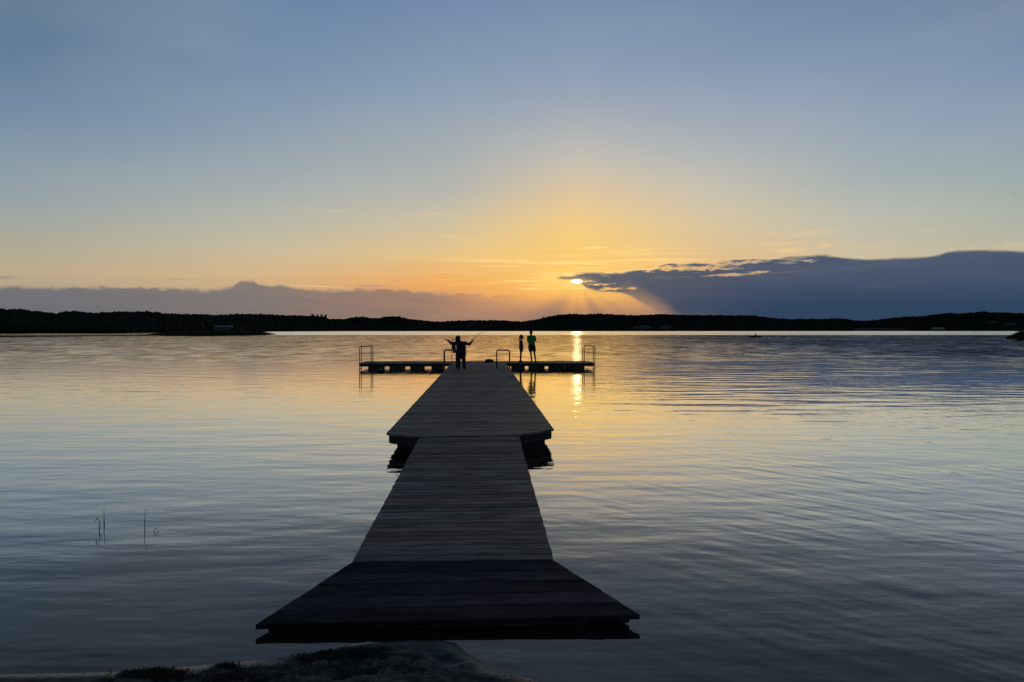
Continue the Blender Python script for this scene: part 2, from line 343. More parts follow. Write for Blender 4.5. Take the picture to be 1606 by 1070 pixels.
# water
def water_mat():
    m, n, p = new_mat('lake_water')
    g = n.nodes.new('ShaderNodeNewGeometry')
    X, Y, Z = xyz(n, g.outputs['Position'])
    right = (X - Y * .02 + 1.0).ss(0.0, 6.0)
    near = 1.0 - Y.ss(7.5, 17.0)
    gust = noise(n, vec(n, X * .35, Y * .35, 1.0), 1, 2)
    gust2 = noise(n, vec(n, X * .10, Y * .14, 41.0), 1, 2)
    gustb = noise(n, vec(n, X * .03, Y * .012, 2.0), 1, 3, .6)
    a_diag = right * near * gust.ss(.36, .60) * .0085 + .0004
    a_mid = Y.ss(40.0, 62.0)
    warpx = noise(n, vec(n, X * .5, Y * .5, 8.0), 1, 2) - .5
    # big-scale wind pattern beyond the jetty
    a_swell = .0100 - Y.ss(14.0, 36.0) * .0045 + a_mid * .004
    a_rip = .0025 + a_mid * (gustb.ss(.35, .65) * .0040 + .0022)
    a_lines = Y.ss(11.0, 22.0) * (1.0 - Y.ss(50.0, 75.0)) * ((X + Y * .02).ss(1.0, 8.0) * .016 + .005) * gust2.ss(.36, .55)
    calm = 1.0 - Y.ss(416.0, 420.0) * (1.0 - Y.ss(436.0, 441.0)) * (X - Y * .08).ss(0.0, 30.0)
    far = Y.ss(318.0, 326.0) * calm * (X / Y).ss(-.345, -.318)
    def H(x, y):
        # long gentle undulation, crests across the view
        h = (noise(n, vec(n, x * .42, y * 1.15, 0.0), 1, 2, .5) - .5) * a_swell * 2.0
        # small ripples
        h = h + (noise(n, vec(n, x * 1.7, y * 4.2, 4.0), 1, 2, .55) - .5) * a_rip * 2.0
        # diagonal wavelets arriving from the right in the foreground
        q = x * .74 + y * .67; r = x * .67 - y * .74
        h = h + (noise(n, vec(n, q * 3.8 + warpx * 1.5, r * .8, 6.0), 1, 1, .5) - .5) * a_diag * 2.0
        h = h + (noise(n, vec(n, x * .35 + y * .08, y * 1.25, 31.0), 1, 1, .5) - .5) * a_lines * 2.0
        return h
    e = .015
    h0 = H(X, Y); hx = H(X + e, Y); hy = H(X, Y + e)
    # metre-long wind ripples further out: real slopes, given straight to the normal
    fs = noise(n, vec(n, X * .50, Y * .30, 12.0), 1, 3, .6) - .5
    fs2 = noise(n, vec(n, X * .12, Y * .035, 15.0), 1, 3, .6) - .5
    fsx = noise(n, vec(n, X * 1.4, Y * .5, 22.0), 1, 3, .65) - .5
    sx_ = (hx - h0) / e * -1.0 + a_mid * (fsx * .05)
    sy_ = (hy - h0) / e * -1.0 - a_mid * (fs * .12 + fs2 * .05 + .006 - (X - Y * .12).ss(0.0, 40.0) * .010) - .008 * (1.0 - Y.ss(12.0, 30.0)) - far * .052
    nv = n.nodes.new('ShaderNodeVectorMath'); nv.operation = 'NORMALIZE'
    n.links.new(vec(n, sx_, sy_, 1.0), nv.inputs[0])
    body = ramp(n, Y.ss(3.0, 16.0), [(0, (.022, .021, .020, 1)), (1, (.03, .028, .025, 1))])
    dt = n.nodes.new('ShaderNodeVectorMath'); dt.operation = 'DOT_PRODUCT'
    n.links.new(nv.outputs[0], dt.inputs[0]); n.links.new(g.outputs['Incoming'], dt.inputs[1])
    cs = E(n, dt.outputs['Value'])._m('MAXIMUM', 0.0)._m('POWER', .5)
    fres = curve(n, cs, [(0, 1), (.23, .97), (.336, .88), (.395, .80), (.487, .56), (.525, .34), (.608, .15), (.65, .115), (.755, .07), (1, .025)])
    gl = n.nodes.new('ShaderNodeBsdfGlossy'); df = n.nodes.new('ShaderNodeBsdfDiffuse'); mx = n.nodes.new('ShaderNodeMixShader')
    n.links.new((.012 + far * .11 + a_mid * .012).k, gl.inputs['Roughness']); n.links.new(nv.outputs[0], gl.inputs['Normal'])
    n.links.new(body, df.inputs['Color']); n.links.new(fres.k, mx.inputs[0]); n.links.new(df.outputs[0], mx.inputs[1]); n.links.new(gl.outputs[0], mx.inputs[2])
    n.links.new(mixc(n, cs.ss(.33, .56), (1, 1, 1, 1), (1, .905, .79, 1)), gl.inputs['Color'])
    out = [q for q in n.nodes if q.type == 'OUTPUT_MATERIAL'][0]; n.links.new(mx.outputs[0], out.inputs['Surface']); n.nodes.remove(p)
    return m
M['water'] = water_mat()

def sand_mat():
    m, n, p = new_mat('damp_sand')
    g = n.nodes.new('ShaderNodeNewGeometry'); X, Y, Z = xyz(n, g.outputs['Position'])
    v = g.outputs['Position']
    f = noise(n, v, 9, 6, .65); gr = noise(n, v, 240, 3, .7); big = noise(n, v, 2.2, 3, .5)
    c = ramp(n, f * .5 + gr * .3 + big * .2, [(.38, (.024, .026, .026, 1)), (.62, (.082, .080, .073, 1))])
    wet = 1.0 - (Z + (big - .5) * .012).ss(.006, .030)
    c = mixc(n, wet * .7, c, (.020, .021, .021, 1))
    n.links.new(c, p.inputs['Base Color'])
    n.links.new((.92 - wet * .62).k, p.inputs['Roughness'])
    b = n.nodes.new('ShaderNodeBump'); b.inputs['Strength'].default_value = .9; b.inputs['Distance'].default_value = .012
    n.links.new((f * .7 + gr * .3).k, b.inputs['Height']); n.links.new(b.outputs[0], p.inputs['Normal'])
    return m
M['sand'] = sand_mat()

# ------------------------------------------------------------------ object helpers
def setp(o, label=None, cat=None, group=None, kind=None):
    if label: o['label'] = label
    if cat: o['category'] = cat
    if group: o['group'] = group
    if kind: o['kind'] = kind
    return o
def link(name, me, mat, parent=None, loc=None):
    if not me.materials: me.materials.append(mat)
    o = bpy.data.objects.new(name, me); COL.objects.link(o)
    if loc is not None: o.location = loc
    if parent is not None: o.parent = parent
    return o
def from_bm(name, bm, mat, parent=None, smooth=False, loc=None):
    bmesh.ops.recalc_face_normals(bm, faces=bm.faces)
    me = bpy.data.meshes.new(name); bm.to_mesh(me); bm.free()
    if smooth: me.shade_smooth()
    return link(name, me, mat, parent, loc)
def empty(name, loc=(0, 0, 0), rz=0.0, **k):
    o = bpy.data.objects.new(name, None); COL.objects.link(o); o.location = loc; o.rotation_euler = (0, 0, rz)
    return setp(o, **k)
def copy_tree(o, parent=None):
    c = o.copy(); COL.objects.link(c)
    if parent is not None: c.parent = parent
    for ch in [x for x in bpy.data.objects if x.parent is o]:
        copy_tree(ch, c)
    return c
def box(bm, lo, hi):
    x0, y0, z0 = lo; x1, y1, z1 = hi
    vs = [bm.verts.new(p) for p in ((x0,y0,z0),(x1,y0,z0),(x1,y1,z0),(x0,y1,z0),(x0,y0,z1),(x1,y0,z1),(x1,y1,z1),(x0,y1,z1))]
    fs = [bm.faces.new([vs[i] for i in f]) for f in ((0,3,2,1),(4,5,6,7),(0,1,5,4),(1,2,6,5),(2,3,7,6),(3,0,4,7))]
    return vs, fs
def prism(bm, quad, z_off):
    """quad: 4 top points; extruded down by z_off"""
    t = [bm.verts.new(p) for p in quad]; b = [bm.verts.new((p[0], p[1], p[2] - z_off)) for p in quad]
    fs = [bm.faces.new(t), bm.faces.new(b[::-1])]
    for i in range(4): fs.append(bm.faces.new((t[i], b[i], b[(i + 1) % 4], t[(i + 1) % 4])))
    return t, b, fs
def tube(bm, pts, r, seg=8, cap=True):
    pts = [Vector(p) for p in pts]; n = len(pts)
    rs = r if isinstance(r, (list, tuple)) else [r] * n
    up = Vector((0, 0, 1)); rings = []; pu = None
    for i, p in enumerate(pts):
        t = (pts[min(i + 1, n - 1)] - pts[max(i - 1, 0)]).normalized()
        if pu is None: pu = t.orthogonal().normalized()
        pu = (pu - t * pu.dot(t)).normalized(); w = t.cross(pu)
        rings.append([bm.verts.new(p + (pu * math.cos(2*math.pi*k/seg) + w * math.sin(2*math.pi*k/seg)) * rs[i]) for k in range(seg)])
    for a, b in zip(rings, rings[1:]):
        for k in range(seg): bm.faces.new((a[k], a[(k+1) % seg], b[(k+1) % seg], b[k]))
    if cap: bm.faces.new(rings[0][::-1]); bm.faces.new(rings[-1])

# planked surface between two end edges; rows list of ((Lx,Ly,Lz),(Rx,Ry,Rz)) boundaries
def planked(name, bounds, thick, mat, parent, gap=.007):
    bm = bmesh.new(); uvl = bm.loops.layers.uv.new('UVMap'); pl = bm.faces.layers.float.new('plank')
    for i, (a, b) in enumerate(zip(bounds, bounds[1:])):
        (L0, R0), (L1, R1) = a, b
        L0, R0, L1, R1 = map(Vector, (L0, R0, L1, R1))
        dL = (L1 - L0); dR = (R1 - R0)
        g0 = gap / 2 / max(dL.length, 1e-4); g1 = gap / 2 / max(dR.length, 1e-4)
        jl = random.uniform(-.004, .004); jr = random.uniform(-.004, .004)
        ax = (R0 - L0).normalized(); dz = Vector((0, 0, random.uniform(-.0022, .0022))); dz2 = Vector((0, 0, random.uniform(-.002, .002)))
        q = [L0 + dL * g0 + ax * jl + dz, R0 + dR * g1 + ax * jr + dz2, L1 - dL * g0 + ax * jl + dz, R1 - dR * g1 + ax * jr + dz2]
        # bevelled top
        bv = .004
        fwd = dL.normalized(); zz = Vector((0, 0, 1))
        prof_ = [(-thick, 0, 0), (-bv, 0, 0), (0, bv, 0), (0, -bv, 1), (-bv, 0, 1), (-thick, 0, 1)]
        ringL = []; ringR = []
        for dz_, df, end in prof_:
            bl = q[2] if end else q[0]; br = q[3] if end else q[1]
            ringL.append(bm.verts.new(bl + fwd * df + zz * dz_)); ringR.append(bm.verts.new(br + fwd * df + zz * dz_))
        rnd = random.random(); fs = []
        k = len(prof_)
        for j in range(k): fs.append((bm.faces.new((ringL[j], ringR[j], ringR[(j+1) % k], ringL[(j+1) % k])), j))
        fs.append((bm.faces.new(ringL[::-1]), 9)); fs.append((bm.faces.new(ringR), 9))
        perp = Vector((-ax.y, ax.x, 0)).normalized(); o0 = q[0]
        for f, j in fs:
            f[pl] = rnd
            for lp in f.loops:
                d = lp.vert.co - o0
                lp[uvl].uv = (d.dot(ax), d.dot(perp) + (d.z if j in (0, 4, 5) else 0))
    return from_bm(name, bm, mat, parent)

# ------------------------------------------------------------------ lake
bm = bmesh.new()
W = 9000
v = [bm.verts.new(p) for p in ((-W, -60, 0), (W, -60, 0), (W, 9000, 0), (-W, 9000, 0))]; bm.faces.new(v)
setp(from_bm('lake_water', bm, M['water']), 'calm lake water reflecting the sunset sky', 'water', kind='structure')
# lake bed and land: one ground sheet below everything
bm = bmesh.new()
v = [bm.verts.new(p) for p in ((-W, -4000, -1.6), (W, -4000, -1.6), (W, 9500, -1.6), (-W, 9500, -1.6))]; bm.faces.new(v)
setp(from_bm('lake_bed', bm, M['sand']), 'sandy lake bed under the water', 'ground', kind='structure')

# ------------------------------------------------------------------ beach
shore_px = [(-900, 1075), (-300, 1064), (0, 1058), (90, 1056), (180, 1054), (250, 1049), (330, 1043), (420, 1034), (480, 1026), (535, 1016), (580, 1010), (640, 1004), (690, 1004), (716, 1009), (732, 1024), (765, 1042), (800, 1056), (845, 1069), (900, 1084), (1000, 1120), (1300, 1220)]
shore = [G(x, y, 0.0) for x, y in shore_px]
shore = [Vector((-14, 2.2, 0))] + shore + [Vector((6, 1.2, 0)), Vector((16, .6, 0))]
SH = np.array([(p.x, p.y) for p in shore])
def shore_dist(P):
    best = np.full(len(P), 1e9)
    for a, b in zip(SH, SH[1:]):
        ab = b - a; t = np.clip(((P - a) @ ab) / (ab @ ab), 0, 1)
        d = np.linalg.norm(P - (a + t[:, None] * ab), axis=1); best = np.minimum(best, d)
    ys = np.interp(P[:, 0], SH[:, 0], SH[:, 1])
    return np.where(P[:, 1] < ys, best, -best)
def beach_z(x, y, d):
    h = .11 * (1 - math.exp(-abs(d) / .28)) * .40 + max(0, abs(d) - .05) * .085
    h = h if d > 0 else -h * 1.6
    k = min(1, max(0, d / .16)) if d > 0 else 0
    n1 = mnoise.noise((x * 3.1, y * 3.1, 0)); n2 = mnoise.noise((x * 9, y * 9, 3)); n3 = mnoise.noise((x * 26, y * 26, 7))
    dimple = max(0, mnoise.noise((x * 6.5, y * 7.5, 5)) - .12)
    z = h + k * (n1 * .018 + n2 * .017 + n3 * .009 - dimple * .07)
    return max(z, min(h, .006 + d * .03)) if d > 0 else z
xs = np.concatenate([np.linspace(-16, -3.6, 60)[:-1], np.linspace(-3.6, 1.4, 330), np.linspace(1.4, 16, 60)[1:]])
ys = np.concatenate([np.linspace(-30, 0, 30)[:-1], np.linspace(0, 3.4, 60)[:-1], np.linspace(3.4, 5.6, 170), np.linspace(5.6, 8, 12)[1:]])
XX, YY = np.meshgrid(xs, ys); P = np.stack([XX.ravel(), YY.ravel()], 1); D = shore_dist(P)
verts = [(x, y, beach_z(x, y, d)) for (x, y), d in zip(P, D)]
nx = len(xs); faces = [(j*nx+i, j*nx+i+1, (j+1)*nx+i+1, (j+1)*nx+i) for j in range(len(ys)-1) for i in range(nx-1)]
me = bpy.data.meshes.new('sand_beach'); me.from_pydata(verts, [], faces); me.shade_smooth()
setp(link('sand_beach', me, M['sand']), 'damp sand spit running down to the jetty', 'ground', kind='structure')
def pebbles(n):
    V = []; Fc = []
    for _ in range(n):
        px = random.uniform(120, 860); py = random.uniform(1008, 1085); p = G(px, py, .03)
        d = float(shore_dist(np.array([[p.x, p.y]]))[0])
        if d < .02: continue
        z = beach_z(p.x, p.y, d); r = random.uniform(.003, .011); b = len(V)
        V += [(p.x + r, p.y, z), (p.x, p.y + r, z), (p.x - r, p.y, z), (p.x, p.y - r, z), (p.x + r * .2, p.y, z + r * random.uniform(.3, .6)), (p.x, p.y, z - r * .5)]
        Fc += [(b, b+1, b+4), (b+1, b+2, b+4), (b+2, b+3, b+4), (b+3, b, b+4), (b+1, b, b+5), (b+2, b+1, b+5), (b+3, b+2, b+5), (b, b+3, b+5)]
    me = bpy.data.meshes.new('pebbles'); me.from_pydata(V, [], Fc)
    return setp(link('pebbles', me, M['pebble']), 'small pebbles and grit scattered on the sand', 'pebbles', kind='stuff')
pebbles(700)
def ground_at(x, y):
    return beach_z(x, y, float(shore_dist(np.array([[x, y]]))[0]))

def weed_patch(regions, name, label):
    V = []; Fc = []
    for (x0, x1, y0, y1, n) in regions:
        for _ in range(n):
            px = random.gauss((x0 + x1) / 2, (x1 - x0) / 4.2); py = random.gauss((y0 + y1) / 2, (y1 - y0) / 4.2)
            p = G(px, py, .03); d = float(shore_dist(np.array([[p.x, p.y]]))[0])
            if d < .03: continue
            z = beach_z(p.x, p.y, d)
            L_ = random.uniform(.02, .075); a = random.uniform(0, 2*math.pi); w = random.uniform(.0012, .0035)
            el = random.uniform(-.15, .28)
            dv = Vector((math.cos(a) * math.cos(el), math.sin(a) * math.cos(el), math.sin(el)))
            side = Vector((-math.sin(a), math.cos(a), random.uniform(-.5, .5))) * w
            o = Vector((p.x, p.y, z + random.uniform(.0, .012))); m_ = o + dv * L_ * .5 + Vector((0, 0, .006)); e_ = o + dv * L_ + Vector((0, 0, -.004 - L_ * .2))
            b = len(V); V += [o - side, o + side, m_ + side * .8, m_ - side * .8, e_]
            Fc += [(b, b+1, b+2, b+3), (b+3, b+2, b+4)]
    me = bpy.data.meshes.new(name); me.from_pydata(V, [], Fc)
    return setp(link(name, me, M['weed']), label, 'lake weed', kind='stuff')
weed_patch([(190, 292, 1047, 1068, 2600), (338, 372, 1040, 1050, 500), (462, 600, 1014, 1040, 1900), (520, 600, 1020, 1040, 900), (400, 700, 1040, 1075, 500), (250, 480, 1058, 1085, 500)], 'washed_up_weed', 'dark dried lake weed strewn over the sand')

# ------------------------------------------------------------------ jetty: landing platform
PZL, PZR = .067, .090
fl, fr = G(400.5, 980.3, PZL), G(1003.5, 964.6, PZR)
bl, br = G(552, 882, .140), G(868.5, 878.3, .143)
plat = empty('landing_platform', ((fl + fr) / 2).to_tuple(), label='dark damp trapezoid landing platform at the shore end of the jetty', cat='platform')
def rel(p, o): return Vector(p) - o.location
bounds = []
for i in range(6):
    t = i / 5; bounds.append((rel(fl.lerp(bl, t), plat), rel(fr.lerp(br, t), plat)))
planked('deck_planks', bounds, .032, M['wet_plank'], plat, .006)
bm = bmesh.new()
ax = (fr - fl).normalized(); fw = ((bl + br) / 2 - (fl + fr) / 2).normalized()
def pbar(bm, a, b, w, top, h):
    """bar from a to b (top-centre line points), width w, height h, its top lowered by top"""
    a = Vector(a); b = Vector(b); t = (b - a); t.z = 0; t.normalize(); s = Vector((t.y, -t.x, 0)) * w / 2; dz = Vector((0, 0, -top))
    prism(bm, [a - s + dz, a + s + dz, b + s + dz, b - s + dz], h)
# side joists follow the flare, front cross beam set back
pbar(bm, rel(fl + ax * .10 + fw * .05, plat), rel(bl + ax * .04 - fw*.03, plat), .06, .034, .075)
pbar(bm, rel(fr - ax * .09 + fw * .05, plat), rel(br - ax * .04 - fw*.03, plat), .06, .034, .045)
for k in (.22, .40, .58, .76):
    pbar(bm, rel(fl.lerp(fr, k) + fw * .06, plat), rel(bl.lerp(br, .15 + .7 * k) - fw*.03, plat), .05, .034, .05)
from_bm('joist_frame', bm, M['beam'], plat)
bm = bmesh.new()
pbar(bm, rel(fl + ax * .16 + fw * .10, plat), rel(fr - ax * .36 + fw * .10, plat), .07, .036, .13)
pbar(bm, rel(fl + ax * .30 + fw * .45, plat), rel(fr - ax * .36 + fw * .45, plat), .07, .036, .13)
from_bm('cross_beam', bm, M['beam'], plat)

# gangway
il, ir = G(658, 686.3, .322), G(813.5, 683.2, .322)
gl, gr = bl + fw * .006, br + fw * .006
gl = gl + Vector((0, 0, .004)); gr = gr + Vector((0, 0, .004))
gang = empty('gangway', ((gl + gr) / 2).to_tuple(), label='narrow plank gangway rising from the landing platform to the wide pontoon', cat='gangway')
N = 44; bounds = []
for i in range(N + 1):
    t = i / N; bounds.append((rel(gl.lerp(il, t), gang), rel(gr.lerp(ir, t), gang)))
planked('deck_planks', bounds, .032, M['plank'], gang, .010)
bm = bmesh.new(); ax = (gr - gl).normalized()
for k in (.05, .5, .95):
    pbar(bm, rel(gl.lerp(gr, k), gang), rel(il.lerp(ir, k), gang), .06, .034, .085)
from_bm('side_beams', bm, M['beam'], gang)

# pontoon frame: s across (to the right), t along (away)
AX = Vector((-.0407, 1, 0)).normalized(); PX = Vector((AX.y, -AX.x, 0))
O = G(606, 679.6, .33) + PX * 1.46; O.z = 0
RZ = math.atan2(PX.y, PX.x)
def S(s, t, z=0.0): return Vector((s, t, z))       # local coordinates of the pontoons
DZ = .33
TN = 27.1                                           # where the cross pontoon begins
main = empty('wide_pontoon', O.to_tuple(), RZ, label='long wide floating pontoon with plank deck leading out to the cross pontoon', cat='pontoon')
def invO(p):
    d = Vector(p) - O; return Vector((d.dot(PX), d.dot(AX), p[2]))
c_il, c_ir = invO(G(656, 685.4, DZ)), invO(G(815, 682.0, DZ)); c_fl, c_fr = invO(G(606, 679.6, DZ)), invO(G(868.5, 673.2, DZ))
c_il.z = c_ir.z = c_fl.z = c_fr.z = DZ
HWL, HWR = c_fl.x, c_fr.x
bounds = []
tv = .42
Lb, Rb = S(HWL, tv, DZ), S(HWR, c_fr.y, DZ)
# flared first rows fan out from the gangway to the full width
k = 5
Lk = [c_il.lerp(c_fl, i / 3) for i in range(4)] + [c_fl.lerp(S(HWL, .36, DZ), i / 2) for i in range(1, 3)]
Rk = [c_ir.lerp(c_fr, i / 5) for i in range(6)]
bounds = list(zip(Lk, Rk))
y0L, y0R = Lk[-1].y, Rk[-1].y
npl = 190
for i in range(1, npl + 1):
    t = i / npl; bounds.append((S(HWL, y0L + (TN - y0L) * t, DZ), S(HWR, y0R + (TN - y0R) * t, DZ)))
planked('deck_planks', bounds, .032, M['plank'], main, .011)
bm = bmesh.new()
i1 = .055
pbar(bm, c_fl + S(i1, .10), S(HWL + i1, TN - .02, DZ), .05, .034, .15)
pbar(bm, c_fr + S(-i1, .10), S(HWR - i1, TN - .02, DZ), .05, .034, .15)
pbar(bm, c_fl + S(i1 + .02, .06), c_il + S(.02, .07), .05, .034, .15)
pbar(bm, c_fr + S(-i1 - .02, .06), c_ir + S(-.02, .07), .05, .034, .15)
pbar(bm, c_il + S(.06, .07), c_ir + S(-.06, .07), .05, .034, .15)
for tt in np.arange(2.0, TN - .5, 2.4): pbar(bm, S(HWL + .09, tt, DZ), S(HWR - .09, tt, DZ), .06, .036, .14)
from_bm('frame', bm, M['beam'], main)
def floatbox(name, parent, s0, s1, t0, t1, ztop=.172, zbot=-.28):
    bm = bmesh.new(); box(bm, (s0, t0, zbot), (s1, t1, ztop))
    bmesh.ops.bevel(bm, geom=list(bm.edges), offset=.03, segments=2, affect='EDGES')
    n = max(2, int((s1 - s0) / .3))
    for i in range(n):
        x = s0 + (i + .5) * (s1 - s0) / n; box(bm, (x - .03, t0 - .015, zbot + .05), (x + .03, t1 + .015, ztop - .04))
    return from_bm(name, bm, M['float'], parent)
for tt in [.35] + list(np.arange(3.2, TN - 1.5, 2.9)):
    floatbox('float', main, HWL + .14, HWR - .16, tt, tt + 1.5)

# cross pontoon
CX0 = -0.0
tcl = invO(G(563.5, 569.6, DZ)); tcr = invO(G(932.5, 569.0, DZ))
T0, T1 = TN + .01, TN + 2.6
S0, S1 = tcl.x, tcr.x
cross = empty('cross_pontoon', O.to_tuple(), RZ, label='T shaped end: long floating pontoon lying across the far end of the jetty', cat='pontoon')
bounds = []
n = 17
for i in range(n + 1):
    t = T0 + (T1 - T0) * i / n; bounds.append((S(S0, t, DZ), S(S1, t, DZ)))
planked('deck_planks', bounds, .032, M['plank'], cross, .008)
bm = bmesh.new()
for tt in (T0 + .05, T1 - .05): pbar(bm, S(S0 + .09, tt, DZ), S(S1 - .09, tt, DZ), .05, .034, .15)
for ss_ in (S0 + .06, S1 - .06): pbar(bm, S(ss_, T0 + .02, DZ), S(ss_, T1 - .02, DZ), .05, .034, .15)
for ss_ in np.arange(S0 + 1.2, S1 - .3, 1.2): pbar(bm, S(ss_, T0 + .08, DZ), S(ss_, T1 - .08, DZ), .05, .036, .12)
from_bm('frame', bm, M['beam'], cross)
for (p0, p1) in ((578, 596.5), (611, 630), (643.5, 662), (676.5, 694.5), (804, 823.5), (833, 855), (866, 886), (893, 918)):
    a = invO(G(p0, 577, .2)); b = invO(G(p1, 577, .2))
    d = 39.9 / G(p0, 577, .2).y
    s0 = ((p0 - 803) / F * 39.9 - O.x) / 1.0; s1 = ((p1 - 803) / F * 39.9 - O.x)
    s0 += .0407 * (T0); s1 += .0407 * (T0)
    floatbox('float', cross, s0, s1, T0 + .12, T0 + .80)
    floatbox('float', cross, s0, s1, T1 - .80, T1 - .12)

# swim ladders: hoops of steel tube
def hoop(bm, x0, x1, t, ztop, zin, zout, r, outer_left):
    c = .09
    def leg(x, zb): return Vector((x, t, zb))
    pts = [Vector((x0, t, zout if outer_left else zin)), Vector((x0, t, ztop - c))]
    for k in range(1, 5):
        a = k / 5 * math.pi / 2; pts.append(Vector((x0 + c - c * math.cos(a), t, ztop - c + c * math.sin(a))))
    pts += [Vector((x0 + c, t, ztop)), Vector((x1 - c, t, ztop))]
    for k in range(1, 5):
        a = k / 5 * math.pi / 2; pts.append(Vector((x1 - c + c * math.sin(a), t, ztop - c + c * math.cos(a))))
    pts += [Vector((x1, t, ztop - c)), Vector((x1, t, zin if outer_left else zout))]
    tube(bm, pts, r, 10)
def ladder(parent, x_out, x_in, t, ztop, label, r=.021, dt=.6):
    left = x_out < x_in
    lad = bpy.data.objects.new('swim_ladder', None); COL.objects.link(lad); lad.parent = parent; lad['label'] = label
    for tt in (t, t + dt):
        bm = bmesh.new(); hoop(bm, min(x_out, x_in), max(x_out, x_in), tt, ztop, DZ - .02, -.75, r, left)
        box(bm, (x_in - .045, tt - .045, DZ + .003), (x_in + .045, tt + .045, DZ + .015))
        from_bm('handrail', bm, M['steel'], lad, True)
    for z in (-.05 - .25, -.55, .02 - .0):
        bm = bmesh.new(); tube(bm, [(x_out, t, z), (x_out, t + dt, z)], .018, 8); from_bm('rung', bm, M['steel'], lad, True)
# end ladders
ladder(cross, S0 + .02 - .0, S0 + .02 + .62, T0 + .15, 1.235, 'swim ladder with twin steel hoops at the left end')
ladder(cross, S1 + .02, S1 - .56, T0 + .15, 1.24, 'swim ladder with twin steel hoops at the right end')
tl = invO(G(696.3, 577, DZ)); 
d_l = 34.4
lx = ((696.3 - 803) / F * d_l); rx = ((799.5 - 803) / F * d_l)
pl_ = invO(Vector((lx, d_l, DZ))); pr_ = invO(Vector((rx, d_l, DZ)))
ladder(main, pl_.x, pl_.x + .56, pl_.y, 1.165, 'swim ladder at the left edge beside the fisherman', .026, .6)
ladder(main, pr_.x, pr_.x - .60, pr_.y, 1.165, 'swim ladder at the right edge near the dark bag', .024, .6)

# ------------------------------------------------------------------ people
def capsule(bm, a, b, ra, rb, seg=14):
    a = Vector(a); b = Vector(b); t = (b - a); Ln_ = t.length
    if Ln_ < 1e-6: t = Vector((0, 0, 1))
    t.normalize(); u = t.orthogonal().normalized(); w = t.cross(u)
    rings = []
    prof_ = [(a, -math.cos(x) * ra, math.sin(x) * ra) for x in (R(12), R(40), R(68))] + [(a, 0, ra), (b, 0, rb)] + [(b, math.cos(x) * rb, math.sin(x) * rb) for x in (R(68), R(40), R(12))]
    for c, off, r in prof_:
        rings.append([bm.verts.new(c + t * off + (u * math.cos(2*math.pi*k/seg) + w * math.sin(2*math.pi*k/seg)) * r) for k in range(seg)])
    for p, q in zip(rings, rings[1:]):
        for k in range(seg): bm.faces.new((p[k], p[(k+1) % seg], q[(k+1) % seg], q[k]))
    bm.faces.new(rings[0][::-1]); bm.faces.new(rings[-1])
def ellip(bm, c, r, rot=None):
    m = Matrix.Translation(Vector(c)) @ (rot.to_4x4() if rot else Matrix()) @ Matrix.Diagonal((r[0], r[1], r[2], 1))
    bmesh.ops.create_uvsphere(bm, u_segments=18, v_segments=12, radius=1, matrix=m)
def fuse(name, bm, mat, parent, voxel=.012, smooth=3):
    me = bpy.data.meshes.new(name); bmesh.ops.recalc_face_normals(bm, faces=bm.faces); bm.to_mesh(me); bm.free()
    o = bpy.data.objects.new(name, me); COL.objects.link(o)
    m = o.modifiers.new('r', 'REMESH'); m.mode = 'VOXEL'; m.voxel_size = voxel
    s = o.modifiers.new('s', 'SMOOTH'); s.iterations = smooth; s.factor = .5
    dg = bpy.context.evaluated_depsgraph_get(); dg.update()
    me2 = bpy.data.meshes.new_from_object(o.evaluated_get(dg)); me2.name = name
    bpy.data.objects.remove(o); bpy.data.meshes.remove(me)
    me2.materials.clear(); me2.materials.append(mat); me2.shade_smooth()
    return link(name, me2, mat, parent)
def hand(bm, w, d, palm_n, thumb_s, curl, k=1.0):
    """w wrist, d direction, palm_n palm normal (curl towards it), thumb_s sideways direction"""
    w = Vector(w); d = Vector(d).normalized(); n_ = (Vector(palm_n) - d * d.dot(Vector(palm_n))).normalized(); s = (Vector(thumb_s) - d * d.dot(Vector(thumb_s)) - n_ * n_.dot(Vector(thumb_s))).normalized()
    pc = w + d * .045 * k
    for i in range(4):
        off = s * (.03 - .02 * i) * k
        capsule(bm, w + d * .01 * k + off * .6, w + d * .085 * k + off, .015 * k, .013 * k, 8)
        ln = (.072, .080, .074, .058)[i] * k
        p = w + d * .085 * k + off; dd = d.copy()
        for j, fr_ in enumerate((.45, .32, .23)):
            c_ = curl * (.5 + .5 * j) + .08 * i * curl
            dd = (dd * math.cos(c_) + n_ * math.sin(c_)).normalized(); n2 = n_
            q = p + dd * ln * fr_; capsule(bm, p, q, (.0095 - .001 * j) * k, (.009 - .001 * j) * k, 8); p = q
    p = w + d * .02 * k + s * .025 * k
    td = (d * .6 + s * .8 + n_ * .3).normalized(); q = p + td * .045 * k; capsule(bm, p, q, .013 * k, .0105 * k, 8)
    td = (d * .9 + s * .35 + n_ * (.3 + curl * .5)).normalized(); capsule(bm, q, q + td * .03 * k, .0105 * k, .009 * k, 8)
